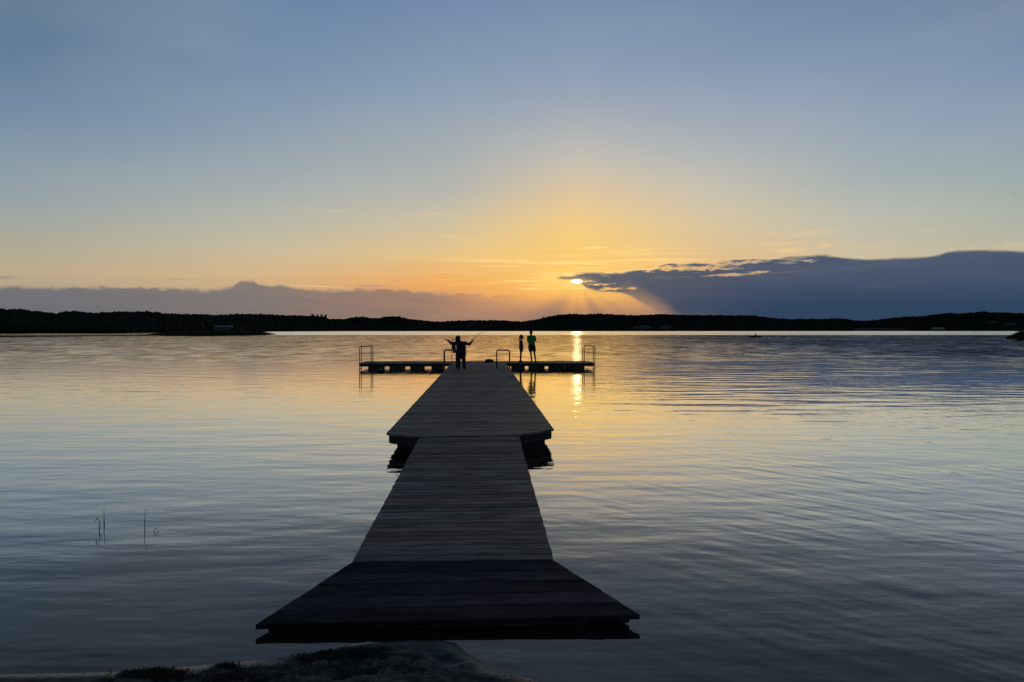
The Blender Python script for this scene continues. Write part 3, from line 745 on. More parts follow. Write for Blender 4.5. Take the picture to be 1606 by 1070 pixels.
def head(bm, c, h, face):
    """head of height h centred at c, facing direction"""
    f = Vector(face).normalized(); s = Vector((f.y, -f.x, 0)).normalized(); u = s.cross(f) * 1.0
    if u.z < 0: u = -u
    rot = Matrix((s, f, u)).transposed(); c = Vector(c)
    ellip(bm, c + u * h * .08, (h * .335, h * .40, h * .40), rot)
    ellip(bm, c + f * h * .08 - u * h * .22, (h * .25, h * .28, h * .26), rot)
    capsule(bm, c + f * h * .40 + u * h * .03, c + f * h * .46 - u * h * .09, h * .035, h * .05, 8)      # nose
    capsule(bm, c + f * h * .34 - u * h * .22 - s * h * .07, c + f * h * .34 - u * h * .22 + s * h * .07, h * .035, h * .035, 8)  # lips
    for sg in (-1, 1):
        ellip(bm, c + s * sg * h * .345 - u * h * .02, (h * .03, h * .06, h * .10), rot)       # ears
        ellip(bm, c + s * sg * h * .14 + f * h * .36 + u * h * .02, (h * .055, h * .04, h * .035), rot)  # eyes
def foot(bm, ankle, d, k=1.0, r=.04):
    a = Vector(ankle); d = Vector(d).normalized()
    heel = Vector((a.x, a.y, .045 * k)) - d * .05 * k
    toe = Vector((a.x, a.y, .030 * k)) + d * .17 * k
    capsule(bm, a, heel, r * k, .042 * k, 10); capsule(bm, heel, toe, .042 * k, .03 * k, 10); capsule(bm, a, (heel + toe) / 2, r * k, .038 * k, 10)

def eyes(): pass
def make_person(base, rz, spec, label, group=None):
    """spec: dict of joints in local space (x right, y forward as the person faces)"""
    H = spec['H']; k = H / 1.75
    root = empty('person', base, rz, label=label, cat='person', group=group)
    J = {a: Vector(b) * k for a, b in spec['J'].items()}
    b = bmesh.new()
    face = Vector(spec['face'])
    head(b, J['head'], spec.get('hh', .235) * k if False else spec.get('hh', .235), face)
    capsule(b, J['neck'], J['head'] - Vector((0, 0, .06)), .058 * k, .05 * k)
    gw = spec.get('girth', 1.0)
    for sx_ in (-.075, .075):
        capsule(b, J['chest'] + Vector((sx_ * k * gw, 0, .04 * k)), J['hip'] + Vector((sx_ * k * gw, 0, 0)), .105 * k * gw, .10 * k * gw)
    capsule(b, J['shL'], J['shR'], .06 * k * gw, .06 * k * gw); capsule(b, J['chest'] + Vector((0, 0, .1 * k)), J['neck'], .10 * k * gw, .06 * k)
    for s in 'LR':
        capsule(b, J['sh' + s], J['el' + s], .052 * k, .040 * k); capsule(b, J['el' + s], J['wr' + s], .040 * k, .027 * k)
        capsule(b, J['lg' + s], J['kn' + s], .082 * k, .054 * k); capsule(b, J['kn' + s] , J['kn' + s].lerp(J['an' + s], .35), .052 * k, .054 * k)
        capsule(b, J['kn' + s].lerp(J['an' + s], .35), J['an' + s], .054 * k, .036 * k)
        foot(b, J['an' + s], spec['toe'], k)
        hd = spec['hand' + s]; hand(b, J['wr' + s], hd[0], hd[1], hd[2], hd[3], k * spec.get('handk', 1.0))
    fuse('body', b, M['skin'], root, .0095, 2)
    return root, J, k

def clothing(name, root, parts, mat, voxel=.014):
    b = bmesh.new()
    for p in parts:
        if p[0] == 'c': capsule(b, p[1], p[2], p[3], p[4])
        else: ellip(b, p[1], p[2])
    return fuse(name, b, mat, root, voxel, 3)

# ---- fisherman, back to us, arms spread, rod in the right hand
fb = G(723, 579.3, DZ); fd = fb.y
px2m = fd / F
def FL(px, py, y=0.0):   # local point of a figure at fd seen at pixel
    return Vector(((px - 723) * px2m, y, HC + (518 - py) * px2m - DZ))
Hf = 1.50; kf = Hf / 1.75
def fj(px, py, y=0.0): return FL(px, py, y) / kf
spec = dict(H=Hf, face=(-.1, 1, -.1), hh=.225, toe=(-.05, 1, 0), girth=1.12,
  J=dict(head=fj(718.2, 531.6, .03), neck=fj(720.2, 536.5), chest=fj(723, 542), hip=fj(723.3, 555),
   shL=fj(716.5, 538.2), shR=fj(729, 538.2), elL=fj(707.5, 538.6, .08), wrL=fj(701.0, 533.5, .16), elR=fj(736.2, 540.3, .05), wrR=fj(739.6, 535.8, .14),
   lgL=fj(719.7, 556), lgR=fj(726.6, 556), knL=fj(719.4, 567, .03), knR=fj(727.3, 567, .03), anL=fj(719.2, 577.3, -.02), anR=fj(728.2, 577.3, -.02)),
  handL=((-.8, .3, .35), (0, .4, -1), (0, 1, .3), .25), handR=((.35, .4, .75), (-.8, .3, .2), (-.2, 1, 0), 1.0))
fish, J, k = make_person(fb.to_tuple(), 0, spec, 'person in dark jacket and trousers casting a rod, arms spread wide, seen from behind')
clothing('jacket', fish, [('c', J['chest'] + Vector((-.085, 0, .06)), J['hip'] + Vector((-.085, 0, -.02)), .135, .145), ('c', J['chest'] + Vector((.085, 0, .06)), J['hip'] + Vector((.085, 0, -.02)), .135, .145),
  ('c', J['shL'] - Vector((0, 0, .02)), J['shR'] - Vector((0, 0, .02)), .085, .085), ('c', J['chest'] + Vector((0, 0, .1)), J['neck'], .12, .085),
  ('c', J['shL'], J['elL'], .075, .062), ('c', J['elL'], J['elL'].lerp(J['wrL'], .85), .062, .045), ('c', J['shR'], J['elR'], .08, .062), ('c', J['elR'], J['elR'].lerp(J['wrR'], .85), .062, .048)], M['black_cloth'])
clothing('trousers', fish, [('c', J['hip'] + Vector((-.08, 0, 0)), J['hip'] + Vector((.08, 0, 0)), .135, .135)] + [q for s in 'LR' for q in
  (('c', J['lg' + s], J['kn' + s], .108, .088), ('c', J['kn' + s], J['an' + s] + Vector((0, 0, .01)), .088, .074))], M['navy_cloth'])
clothing('hat', fish, [('e', J['head'] + Vector((0, 0, .03)), (.122, .135, .132)), ('e', J['head'] + Vector((0, .01, -.05)), (.118, .120, .11))], M['hair'])
for s in 'LR': clothing('shoe', fish, [('c', Vector((J['an' + s].x, -.05, .048)), Vector((J['an' + s].x - .01, .14, .04)), .047, .04), ('c', J['an' + s], Vector((J['an' + s].x, -.04, .06)), .042, .045)], M['shoe'], .012)
# rod
hd_ = Vector(fish.location) + J['wrR'] + Vector((.03, .04, .05))
tip_d = fd + 1.0
tip = Vector(((758.5 - 803) / F * tip_d, tip_d, HC + (518 - 520.3) / F * tip_d))
rod = empty('fishing_rod', hd_.to_tuple(), label='thin fishing rod held up in the right hand of the casting person', cat='fishing rod')
tv_ = tip - hd_
bm = bmesh.new(); pts = [tv_ * (i / 10) + Vector((0, 0, .05 * math.sin(i / 10 * math.pi))) for i in range(11)]
tube(bm, pts, [.016 - .0010 * i for i in range(11)], 8); from_bm('blank', bm, M['rod'], rod, True)
bm = bmesh.new(); tube(bm, [tv_.normalized() * -.16, tv_.normalized() * .12], .016, 8); from_bm('handle', bm, M['black_cloth'], rod, True)
bm = bmesh.new(); q = tv_.normalized() * .06; tube(bm, [q + Vector((0, 0, -.02)), q + Vector((.0, .01, -.07))], .01, 6); ellip(bm, q + Vector((0, .01, -.085)), (.028, .035, .028)); from_bm('reel', bm, M['steel'], rod, True)
for i in (3, 5, 7, 9):
    bm = bmesh.new(); ellip(bm, pts[i] + Vector((0, 0, -.014)), (.008, .004, .010)); from_bm('line_guide', bm, M['steel'], rod)

# upright gear with a pole and hanging net bag at the fisherman's left
gd = fd + .25
def GP(px, py, z=None, dd=None):
    d_ = dd or gd; return Vector(((px - 803) / F * d_, d_, HC + (518 - py) / F * d_))
gb = GP(708.8, 575); gb.z = DZ
net = empty('landing_net', gb.to_tuple(), label='upright landing net with thin pole and dark hanging mesh bag left of the casting person', cat='fishing net')
bm = bmesh.new(); top = GP(708.9, 531) - gb
tube(bm, [(0, 0, 0), (.0, 0, .6), top], [.017, .016, .015], 8); from_bm('pole', bm, M['rod'], net, True)
bm = bmesh.new(); c = GP(711.7, 536.5) - gb
pts = [c + Vector((.10 * math.cos(a), .05 * math.sin(a), .10 * math.sin(a))) for a in np.linspace(0, 2*math.pi, 18)]
tube(bm, pts, .012, 6); from_bm('hoop', bm, M['steel'], net, True)
bm = bmesh.new(); lo = GP(712.6, 554.5) - gb
rows_ = 13; seg = 12; rg = []
for i in range(rows_):
    t = i / (rows_ - 1); cc = c.lerp(lo, t); rr_ = (.105, .12, .112, .095, .075, .072, .075, .078, .07, .055, .06, .062, .03)[i]
    rg.append([bm.verts.new(cc + Vector((rr_ * math.cos(a) * (1 + .12 * math.sin(3 * a + i)), rr_ * .6 * math.sin(a), .0))) for a in np.linspace(0, 2*math.pi, seg, endpoint=False)])
for a_, b_ in zip(rg, rg[1:]):
    for j in range(seg): bm.faces.new((a_[j], a_[(j+1) % seg], b_[(j+1) % seg], b_[j]))
bm.faces.new(rg[-1]); from_bm('net_bag', bm, M['black_cloth'], net, True)

# ---- person in green shirt, back to us, arms folded
gbp = G(835.5, 567.8, DZ); gdd = gbp.y; q2 = gdd / F
def gj(px, py, y=0.0, H=1.74, cx=835.5): return Vector(((px - cx) * q2, y, HC + (518 - py) * q2 - DZ)) / (H / 1.75)
Hg = 1.74
spec = dict(H=Hg, face=(.15, 1, 0), hh=.235, toe=(.12, 1, 0), girth=1.0,
  J=dict(head=gj(832.9, 522.1, .02), neck=gj(833.3, 526.5), chest=gj(833.4, 531.5), hip=gj(833.8, 542),
   shL=gj(828.6, 528.3), shR=gj(838.0, 528.3), elL=gj(827.8, 536, .02), wrL=gj(832.5, 534.2, .24), elR=gj(840.3, 534.5, .04), wrR=gj(835.0, 532.5, .25),
   lgL=gj(831.2, 544), lgR=gj(837.0, 544), knL=gj(832.6, 554.3, .02), knR=gj(838.2, 554.3, .02), anL=gj(833.8, 564.8, -.02), anR=gj(840.0, 564.8, -.02)),
  handL=((.8, .5, .2), (0, -1, 0), (0, 0, 1), .4), handR=((-.8, .4, .2), (0, -1, 0), (0, 0, 1), .4))
grn, J, k = make_person(gbp.to_tuple(), 0, spec, 'tall person in bright green t-shirt and dark shorts standing with folded arms')
clothing('shirt', grn, [('c', J['chest'] + Vector((-.085, 0, .04)), J['hip'] + Vector((-.065, 0, .06)), .125, .115), ('c', J['chest'] + Vector((.085, 0, .04)), J['hip'] + Vector((.065, 0, .06)), .125, .115),
  ('c', J['shL'], J['shR'], .078, .078), ('c', J['chest'] + Vector((0, 0, .1)), J['neck'] - Vector((0, 0, .02)), .11, .075),
  ('c', J['shL'], J['shL'].lerp(J['elL'], .62), .075, .068), ('c', J['shR'], J['shR'].lerp(J['elR'], .62), .075, .068)], M['green_cloth'])
clothing('shorts', grn, [('c', J['hip'] + Vector((-.07, 0, 0)), J['hip'] + Vector((.07, 0, 0)), .125, .125)] + [('c', J['lg' + s], J['lg' + s].lerp(J['kn' + s], .52), .112, .105) for s in 'LR'], M['black_cloth'])
clothing('hair', grn, [('e', J['head'] + Vector((-.004, -.012, .03)), (.092, .108, .105)), ('e', J['head'] + Vector((-.004, -.045, -.02)), (.084, .07, .08))], M['hair'], .01)
for s in 'LR': clothing('shoe', grn, [('c', Vector((J['an' + s].x, -.05, .045)), Vector((J['an' + s].x + .02, .15, .036)), .046, .036)], M['shoe'], .012)

# ---- child in profile facing right
cb = G(817.0, 567.9, DZ); Hk = 1.53
def cj(px, py, y=0.0):
    # figure is rotated -90 deg: its forward (local +y) is world +x
    v_ = gj(px, py, 0, Hk, 817.0); return Vector((y, v_.x, v_.z))
spec = dict(H=Hk, face=(0, 1, 0), hh=.235, toe=(0, 1, 0), girth=.86, handk=.9,
  J=dict(head=cj(818.3, 528.6), neck=cj(816.9, 533.6), chest=cj(817.2, 538), hip=cj(817.4, 547),
   shL=cj(817.0, 535.5, -.15), shR=cj(817.0, 535.5, .15), elL=cj(817.5, 541.5, -.19), wrL=cj(819.5, 546.5, -.17), elR=cj(816.2, 541.5, .19), wrR=cj(818.0, 547, .19),
   lgL=cj(817.4, 548, -.07), lgR=cj(817.4, 548, .07), knL=cj(817.2, 557, -.075), knR=cj(816.6, 557, .075), anL=cj(816.8, 565.2, -.08), anR=cj(815.8, 565.2, .08)),
  handL=((0, .3, -1), (1, 0, 0), (0, 1, 0), .35), handR=((0, .3, -1), (-1, 0, 0), (0, 1, 0), .35))
kid, J, k = make_person(cb.to_tuple(), -math.pi / 2, spec, 'slim child in dark top with long tied hair standing side-on, facing the green shirt')
clothing('top', kid, [('c', J['chest'] + Vector((-.05, 0, .05)), J['hip'] + Vector((-.05, .0, .02)), .105, .125), ('c', J['chest'] + Vector((.05, 0, .05)), J['hip'] + Vector((.05, .0, .02)), .105, .125),
  ('c', J['shL'], J['shR'], .062, .062), ('c', J['shL'], J['elL'], .06, .05), ('c', J['shR'], J['elR'], .06, .05)], M['blue_cloth'])
clothing('shorts', kid, [('c', J['hip'] + Vector((-.05, 0, 0)), J['hip'] + Vector((.05, 0, 0)), .12, .12)] + [('c', J['lg' + s], J['lg' + s].lerp(J['kn' + s], .30), .085, .08) for s in 'LR'], M['black_cloth'])
hc_ = J['head']
clothing('hair', kid, [('e', hc_ + Vector((0, -.02, .025)), (.092, .110, .108)), ('e', hc_ + Vector((0, -.07, -.01)), (.07, .06, .08)), ('c', hc_ + Vector((0, -.12, -.0)), hc_ + Vector((0, -.155, -.12)), .032, .03), ('c', hc_ + Vector((0, -.155, -.12)), hc_ + Vector((0, -.135, -.25)), .03, .018)], M['hair'], .01)
for s in 'LR': clothing('shoe', kid, [('c', Vector((J['an' + s].x, J['an' + s].y - .04, .04)), Vector((J['an' + s].x, J['an' + s].y + .14, .032)), .04, .032)], M['shoe'], .012)

# ---- dark bag lying on the deck
bgp = G(767, 568.3, DZ)
bag = empty('duffel_bag', bgp.to_tuple(), .1, label='low dark bag lying on the deck where the jetty meets the cross pontoon', cat='bag')
b = bmesh.new()
capsule(b, (-.14, 0, .085), (.16, 0, .08), .085, .08); ellip(b, (-.05, .0, .12), (.13, .08, .06)); ellip(b, (.10, .01, .10), (.12, .09, .07)); ellip(b, (-.19, 0, .05), (.07, .07, .05)); ellip(b, (.21, 0, .05), (.05, .07, .05))
fuse('bag_body', b, M['black_cloth'], bag, .012, 3)
bm = bmesh.new(); tube(bm, [(-.08, -.03, .15), (-.05, -.03, .185), (.03, -.03, .19), (.08, -.03, .165)], .009, 6); from_bm('strap', bm, M['black_cloth'], bag, True)

# ------------------------------------------------------------------ rowing boat with rower
wb = G(1184.5, 529.3, 0)
boat = empty('rowing_boat', wb.to_tuple(), .06, label='small dark rowing boat far out on the lake to the right', cat='boat')
bm = bmesh.new(); nL = 17; ringsO = []; ringsI = []
for i in range(nL):
    t = i / (nL - 1); x = -1.85 + 3.7 * t
    w_ = .62 * (1 - abs(2 * t - 1) ** 2.6) ** .6 + .03; sh = .34 + .16 * abs(2 * t - 1) ** 2
    def ring(k_, off):
        out = []
        for j in range(9):
            a = math.pi * j / 8; out.append(bm.verts.new((x * (1 - off * .4), -math.cos(a) * w_ * (1 - off), sh - (sh + .12 - off) * math.sin(a) ** .8)))
        return out
    ringsO.append(ring(0, 0)); ringsI.append(ring(1, .05))
for rs in (ringsO, ringsI):
    for a_, b_ in zip(rs, rs[1:]):
        for j in range(8): bm.faces.new((a_[j], a_[j+1], b_[j+1], b_[j]))
for a_, b_ in zip(range(nL - 1), range(1, nL)):
    for j in (0, 8): bm.faces.new((ringsO[a_][j], ringsI[a_][j], ringsI[b_][j], ringsO[b_][j]))
for i in (0, nL - 1):
    for j in range(8): bm.faces.new((ringsO[i][j], ringsO[i][j+1], ringsI[i][j+1], ringsI[i][j]))
from_bm('hull', bm, M['boat'], boat, True)
for x in (-.9, .1, 1.0):
    bm = bmesh.new(); box(bm, (x - .12, -.5, .20), (x + .12, .5, .235)); from_bm('seat', bm, M['beam'], boat)
for s in (-1, 1):
    o_ = bmesh.new(); tube(o_, [(.25, s * .25, .62), (.05, s * .6, .42), (-.55, s * 1.75, .06)], .022, 8)
    box(o_, (-.78, s * 1.75 - .05, .02), (-.48, s * 1.75 + .25 * 0 + .05, .05)); from_bm('oar', o_, M['beam'], boat)
rb_ = wb + Vector((.1, 0, .235))
spec = dict(H=1.75, face=(-1, .1, 0), hh=.24, toe=(-1, 0, 0), girth=1.05,
  J=dict(head=(.05, 0, .80), neck=(.06, 0, .62), chest=(.05, 0, .42), hip=(0, 0, .10), shL=(.05, -.19, .55), shR=(.05, .19, .55), elL=(-.12, -.30, .42), wrL=(-.36, -.22, .42), elR=(-.12, .30, .42), wrR=(-.36, .22, .42),
   lgL=(0, -.10, .09), lgR=(0, .10, .09), knL=(-.42, -.13, .20), knR=(-.42, .13, .20), anL=(-.75, -.13, -.10), anR=(-.75, .13, -.10)),
  handL=((-1, .1, 0), (0, 0, -1), (0, 1, 0), .9), handR=((-1, -.1, 0), (0, 0, -1), (0, -1, 0), .9))
def foot(bm, ankle, d, k=1.0, r=.04):
    a = Vector(ankle); d = Vector(d).normalized(); capsule(bm, a, a + Vector((0, 0, -.05)), r * k, .04 * k, 10); capsule(bm, a + Vector((.04, 0, -.05)), a + d * .16 + Vector((0, 0, -.02)), .04, .03, 10)
row, J, k = make_person(rb_.to_tuple(), .06, spec, 'person in dark clothes seated in the distant rowing boat')
clothing('jacket', row, [('c', J['chest'] + Vector((0, -.08, .08)), J['hip'] + Vector((0, -.07, .02)), .20, .20), ('c', J['chest'] + Vector((0, .08, .08)), J['hip'] + Vector((0, .07, .02)), .20, .20), ('c', J['shL'], J['shR'], .09, .09),
   ('c', J['shL'], J['elL'], .08, .065), ('c', J['elL'], J['wrL'], .06, .045), ('c', J['shR'], J['elR'], .08, .065), ('c', J['elR'], J['wrR'], .06, .045)], M['black_cloth'], .02)
clothing('hat', row, [('e', J['head'] + Vector((0, 0, .06)), (.13, .12, .08))], M['hair'], .015)

# ------------------------------------------------------------------ reeds in the foreground water
def stem(base_px, wl_y, pts_px, label, rr=.0045, leaf=None):
    base = G(base_px, wl_y, 0.0); d_ = base.y
    root = empty('reed_stem', base.to_tuple(), label=label, cat='reed', group='reed stems in the left foreground water')
    def P_(px, py, yo=0.0): return Vector(((px - base_px) * d_ / F, yo, (wl_y - py) * d_ / F * (HC - 0) / HC))
    bm = bmesh.new(); pts = [Vector((0, 0, -.4))] + [P_(*q) for q in pts_px]
    tube(bm, pts, [rr] + [rr * (1 - .75 * i / max(1, len(pts_px) - 1)) for i in range(len(pts_px))], 7); from_bm('stalk', bm, M['reed_stem'], root, True)
    for lf in leaf or []:
        bm = bmesh.new(); q = [P_(*a) for a in lf]
        for i in range(len(q) - 1):
            w0 = .006 * (1 - i / len(q)) + .001; w1 = .006 * (1 - (i + 1) / len(q)) + .001
            prism(bm, [q[i] + Vector((0, -w0, w0)), q[i] + Vector((0, w0, -w0 * .3)), q[i+1] + Vector((0, w1, -w1 * .3)), q[i+1] + Vector((0, -w1, w1))], .0015)
        from_bm('leaf', bm, M['reed_stem'], root)
    return root
stem(228.5, 831, [(227.4, 831), (226.9, 822), (227.5, 808), (229.5, 793.5)], 'tall lone reed stem standing right of the pair', .0048)
stem(163.5, 824.5, [(163.5, 824.5), (163.2, 812), (163.4, 796)], 'straight leafless reed stem in the middle of the three', .0058)
stem(155.6, 833, [(155.5, 833), (155.8, 820), (154.0, 812.5)], 'short reed stem with bent leaves, leftmost of the three', .005, [[(154.5, 812.3), (152.6, 813.5), (150.5, 816), (149.3, 818.5)], [(156, 816), (158.5, 821), (158.8, 824), (156.8, 829)]])
lp = G(243.5, 834, 0)
lf = empty('bent_reed_leaf', lp.to_tuple(), label='small bent reed leaf poking out of the water beside the tall lone stem', cat='reed')
bm = bmesh.new(); u_ = lp.y / F
tube(bm, [(-.3 * u_, 0, -.1), (-1.7 * u_, 0, 3 * u_), (-.6 * u_, 0, 6.8 * u_), (4.6 * u_, .01, .6 * u_), (5.2 * u_, .01, -.8 * u_)], [.003, .003, .003, .0022, .001], 6); from_bm('blade', bm, M['reed_stem'], lf, True)

# ------------------------------------------------------------------ far shore
sky_px = [(-260,488),(-120,486),(0,484),(34,485),(50,487),(91,490),(114,487.5),(134,488),(151,491),(195,488),(219,489.5),(229,488),(256,490),(296,492),(353,493.5),(370,492),(403,491.5),(437,493.5),(488,495.0),(511,496.5),(516,499.6),(540,499.6),(556,497),(571,496),(579,498),(597,498),(605,496),(626,496),(639,499.6),(658,501.5),(686,504),(723,502),(765,501.5),(791,502),(817,504),(841,501),(854,497),(875,493),(893,491.5),(916,492.5),(937,491),(960,492.3),(995,494),(1036,492),(1096,493.5),(1157,494),(1184,494.5),(1201,497),(1235,500),(1278,499.3),(1320,499),(1332,501),(1354,502.7),(1371,502),(1391,498.5),(1420,496.5),(1451,494.8),(1468,492.5),(1488,490),(1502,491),(1542,488.5),(1570,489.4),(1606,490.8),(1720,488),(1900,492)]
shore_d = [(-260,560),(0,520),(180,560),(300,760),(430,1150),(515,1350),(560,1500),(900,1560),(1300,1650),(1606,1700),(1900,1650)]
def itp(tab, x): return float(np.interp(x, [a for a, _ in tab], [b for _, b in tab]))
def TH(px): return 7.5 if px < 420 else (6.5 if px < 516 else 6.0)
def ridge_d(px): return itp(shore_d, px) * 1.0 + 260
def terr(px, f):
    """f 0 at the waterline, 1 at the ridge, up to 2 behind"""
    ds = itp(shore_d, px); dr = ridge_d(px)
    Zr = HC + (518 - itp(sky_px, px) ) / F * dr - TH(px)
    d = ds + (dr - ds) * f
    if f <= 1: z = .4 + (max(Zr, 2) - .4) * (f ** 1.3 if f > 0 else 0)
    else: z = max(Zr, 2) * (1 - .25 * (f - 1))
    if f < 0: z = -1.5
    return Vector(((px - 803) / F * d, d, z))
V = []; Fc = []
pxs = np.arange(-260, 1901, 12); fs_ = [-.03, 0, .08, .2, .35, .5, .65, .8, 1.0, 1.3, 2.0, 4.0]
for p_ in pxs:
    for f in fs_: V.append(terr(p_, f))
m_ = len(fs_)
for i in range(len(pxs) - 1):
    for j in range(m_ - 1): Fc.append((i*m_+j, (i+1)*m_+j, (i+1)*m_+j+1, i*m_+j+1))
me = bpy.data.meshes.new('hills'); me.from_pydata(V, [], Fc); me.shade_smooth()
setp(link('hills', me, M['hill']), 'low wooded hills along the far shore', 'hills', kind='structure')

fields = [(992, 1022, 516.4, 510.5), (1034, 1053, 516.4, 509.5), (1338, 1418, 517.2, 514.6), (1548, 1562, 507.5, 503.5), (1574, 1596, 511.5, 506.0)]
def blocked(px, d, ztop, zbase):
    yt = 518 - (ztop - HC) / d * F; yb = 518 - (zbase - HC) / d * F
    for (a, b, y0, y1) in fields:
        if a - 1 < px < b + 1 and yt < y0 - .3 and yb > y1 + .3: return True
    for (a, b, y0, y1) in [(1460, 1484, 518, 513), (333, 362, 519, 509.5), (317, 329, 519, 508.5)]:
        if a - 1 < px < b + 1 and y1 - 4 < yt and d < 5000: return True
    return False
def crown_block(kind):
    """template crown: verts (N,3) unit height, faces"""
    bm = bmesh.new()
    if kind == 0:   # broadleaf, lumpy
        bmesh.ops.create_icosphere(bm, subdivisions=2, radius=1)
        for v_ in bm.verts:
            n_ = v_.co.normalized(); r_ = 1 + .55 * mnoise.noise(n_ * 2.3) + .25 * mnoise.noise(n_ * 5.1)
            v_.co = Vector((n_.x * .34 * r_, n_.y * .34 * r_, .55 + n_.z * .45 * r_))
    elif kind == 1: # spruce tiers
        for t_ in range(4):
            z0 = .08 + .22 * t_; r_ = .20 * (1 - t_ * .21); seg = 7
            top_ = bm.verts.new((0, 0, min(1, z0 + .36)))
            ring = [bm.verts.new((r_ * (1 + .3 * random.uniform(-1, 1)) * math.cos(a), r_ * math.sin(a), z0 + random.uniform(-.03, .03))) for a in np.linspace(0, 2*math.pi, seg, endpoint=False)]
            for j in range(seg): bm.faces.new((ring[j], ring[(j+1) % seg], top_))
    else:           # pine: bare stem with flat-topped crown
        for (x_, y_, z_, r_) in ((0, 0, .88, .16), (.1, .03, .76, .15), (-.11, 0, .72, .13), (.03, .1, .66, .12)):
            bmesh.ops.create_icosphere(bm, subdivisions=1, radius=1, matrix=Matrix.Translation((x_, y_, z_)) @ Matrix.Diagonal((r_, r_, r_ * .6, 1)))
        tube(bm, [(0, 0, 0), (0, 0, .85)], .02, 4)
    bmesh.ops.triangulate(bm, faces=bm.faces[:]); bm.verts.ensure_lookup_table(); bm.verts.index_update()
    v_ = np.array([x.co[:] for x in bm.verts]); f_ = np.array([[q.index for q in x.verts] for x in bm.faces])
    bm.free(); return v_, f_
T = [crown_block(0), crown_block(0), crown_block(1), crown_block(1), crown_block(2)]
VV = []; FF = []; off = 0
def put(kind, p, h, w, rot):
    global off
    v_, f_ = T[kind]; c_, s_ = math.cos(rot), math.sin(rot)
    x_ = v_[:, 0] * h * w; y_ = v_[:, 1] * h * w
    VV.append(np.stack([x_ * c_ - y_ * s_ + p[0], x_ * s_ + y_ * c_ + p[1], v_[:, 2] * h + p[2]], 1))
    FF.append(f_ + off); off += len(v_)
def scatter(n, f0, f1, hs=1.0, spruce=.4):
    for _ in range(n):
        px = random.uniform(-240, 1880); f = random.uniform(f0, f1)
        if random.random() < .15 and px > 515: px = random.uniform(-240, 515)
        p = terr(px, f); cl = mnoise.noise((px * .02, f * 3, 0)); h = TH(px) * hs * random.choice((random.uniform(1.0, 1.35), random.uniform(1.05, 1.3), random.uniform(1.1, 1.6))) * (1 + .22 * cl)
        if blocked(px, p.y, p.z + h * .68, p.z): continue
        p = p - Vector((0, 0, h * .32))
        r = random.random()
        kind = (2 + random.randrange(2)) if r < spruce + cl * .4 else (4 if r > .975 else random.randrange(2))
        put(kind, p, h, random.uniform(.75, 1.15) * (1.0 if px < 516 else 1.35), random.uniform(0, 6.28))
scatter(9000, .94, 1.05, 1.0, .35)
scatter(11000, .50, .95, 1.0, .3)
scatter(12000, .08, .52, 1.0, .25)
scatter(3500, .0, .10, .8, .05)
vv = np.concatenate(VV); ff = np.concatenate(FF).astype(np.int32); me = bpy.data.meshes.new('forest')
me.vertices.add(len(vv)); me.vertices.foreach_set('co', vv.astype(np.float32).ravel())
me.loops.add(ff.size); me.loops.foreach_set('vertex_index', ff.ravel())
me.polygons.add(len(ff)); me.polygons.foreach_set('loop_start', np.arange(0, ff.size, 3, dtype=np.int32)); me.update(calc_edges=True)
setp(link('forest', me, M['foliage']), 'dark mixed forest covering the hills beyond the lake', 'forest', kind='stuff')
# fields
for (a, b, y0, y1) in fields:
    V = []; Fc = []; n_ = 8
    for i in range(n_ + 1):
        px = a + (b - a) * i / n_; rag = 1 - .35 * abs(2 * i / n_ - 1) ** 2 + .12 * mnoise.noise((px * .3, y0, 0))
        for j in range(5):
            y = y0 + (y1 - y0) * j / 4 * rag; lo_, hi_ = 0.0, 1.0
            for _ in range(24):
                mid = (lo_ + hi_) / 2; q = terr(px, mid); yy = 518 - (q.z - HC) / q.y * F
                if yy > y: lo_ = mid
                else: hi_ = mid
            q = terr(px, lo_); V.append((q.x, q.y - 3, q.z + .7))
    for i in range(n_):
        for j in range(4): Fc.append((i*5+j, (i+1)*5+j, (i+1)*5+j+1, i*5+j+1))
    me = bpy.data.meshes.new('field'); me.from_pydata(V, [], Fc)
    o = setp(link('field', me, M['field']), 'pale grassy field on the slope of the far shore', 'field', kind='structure')

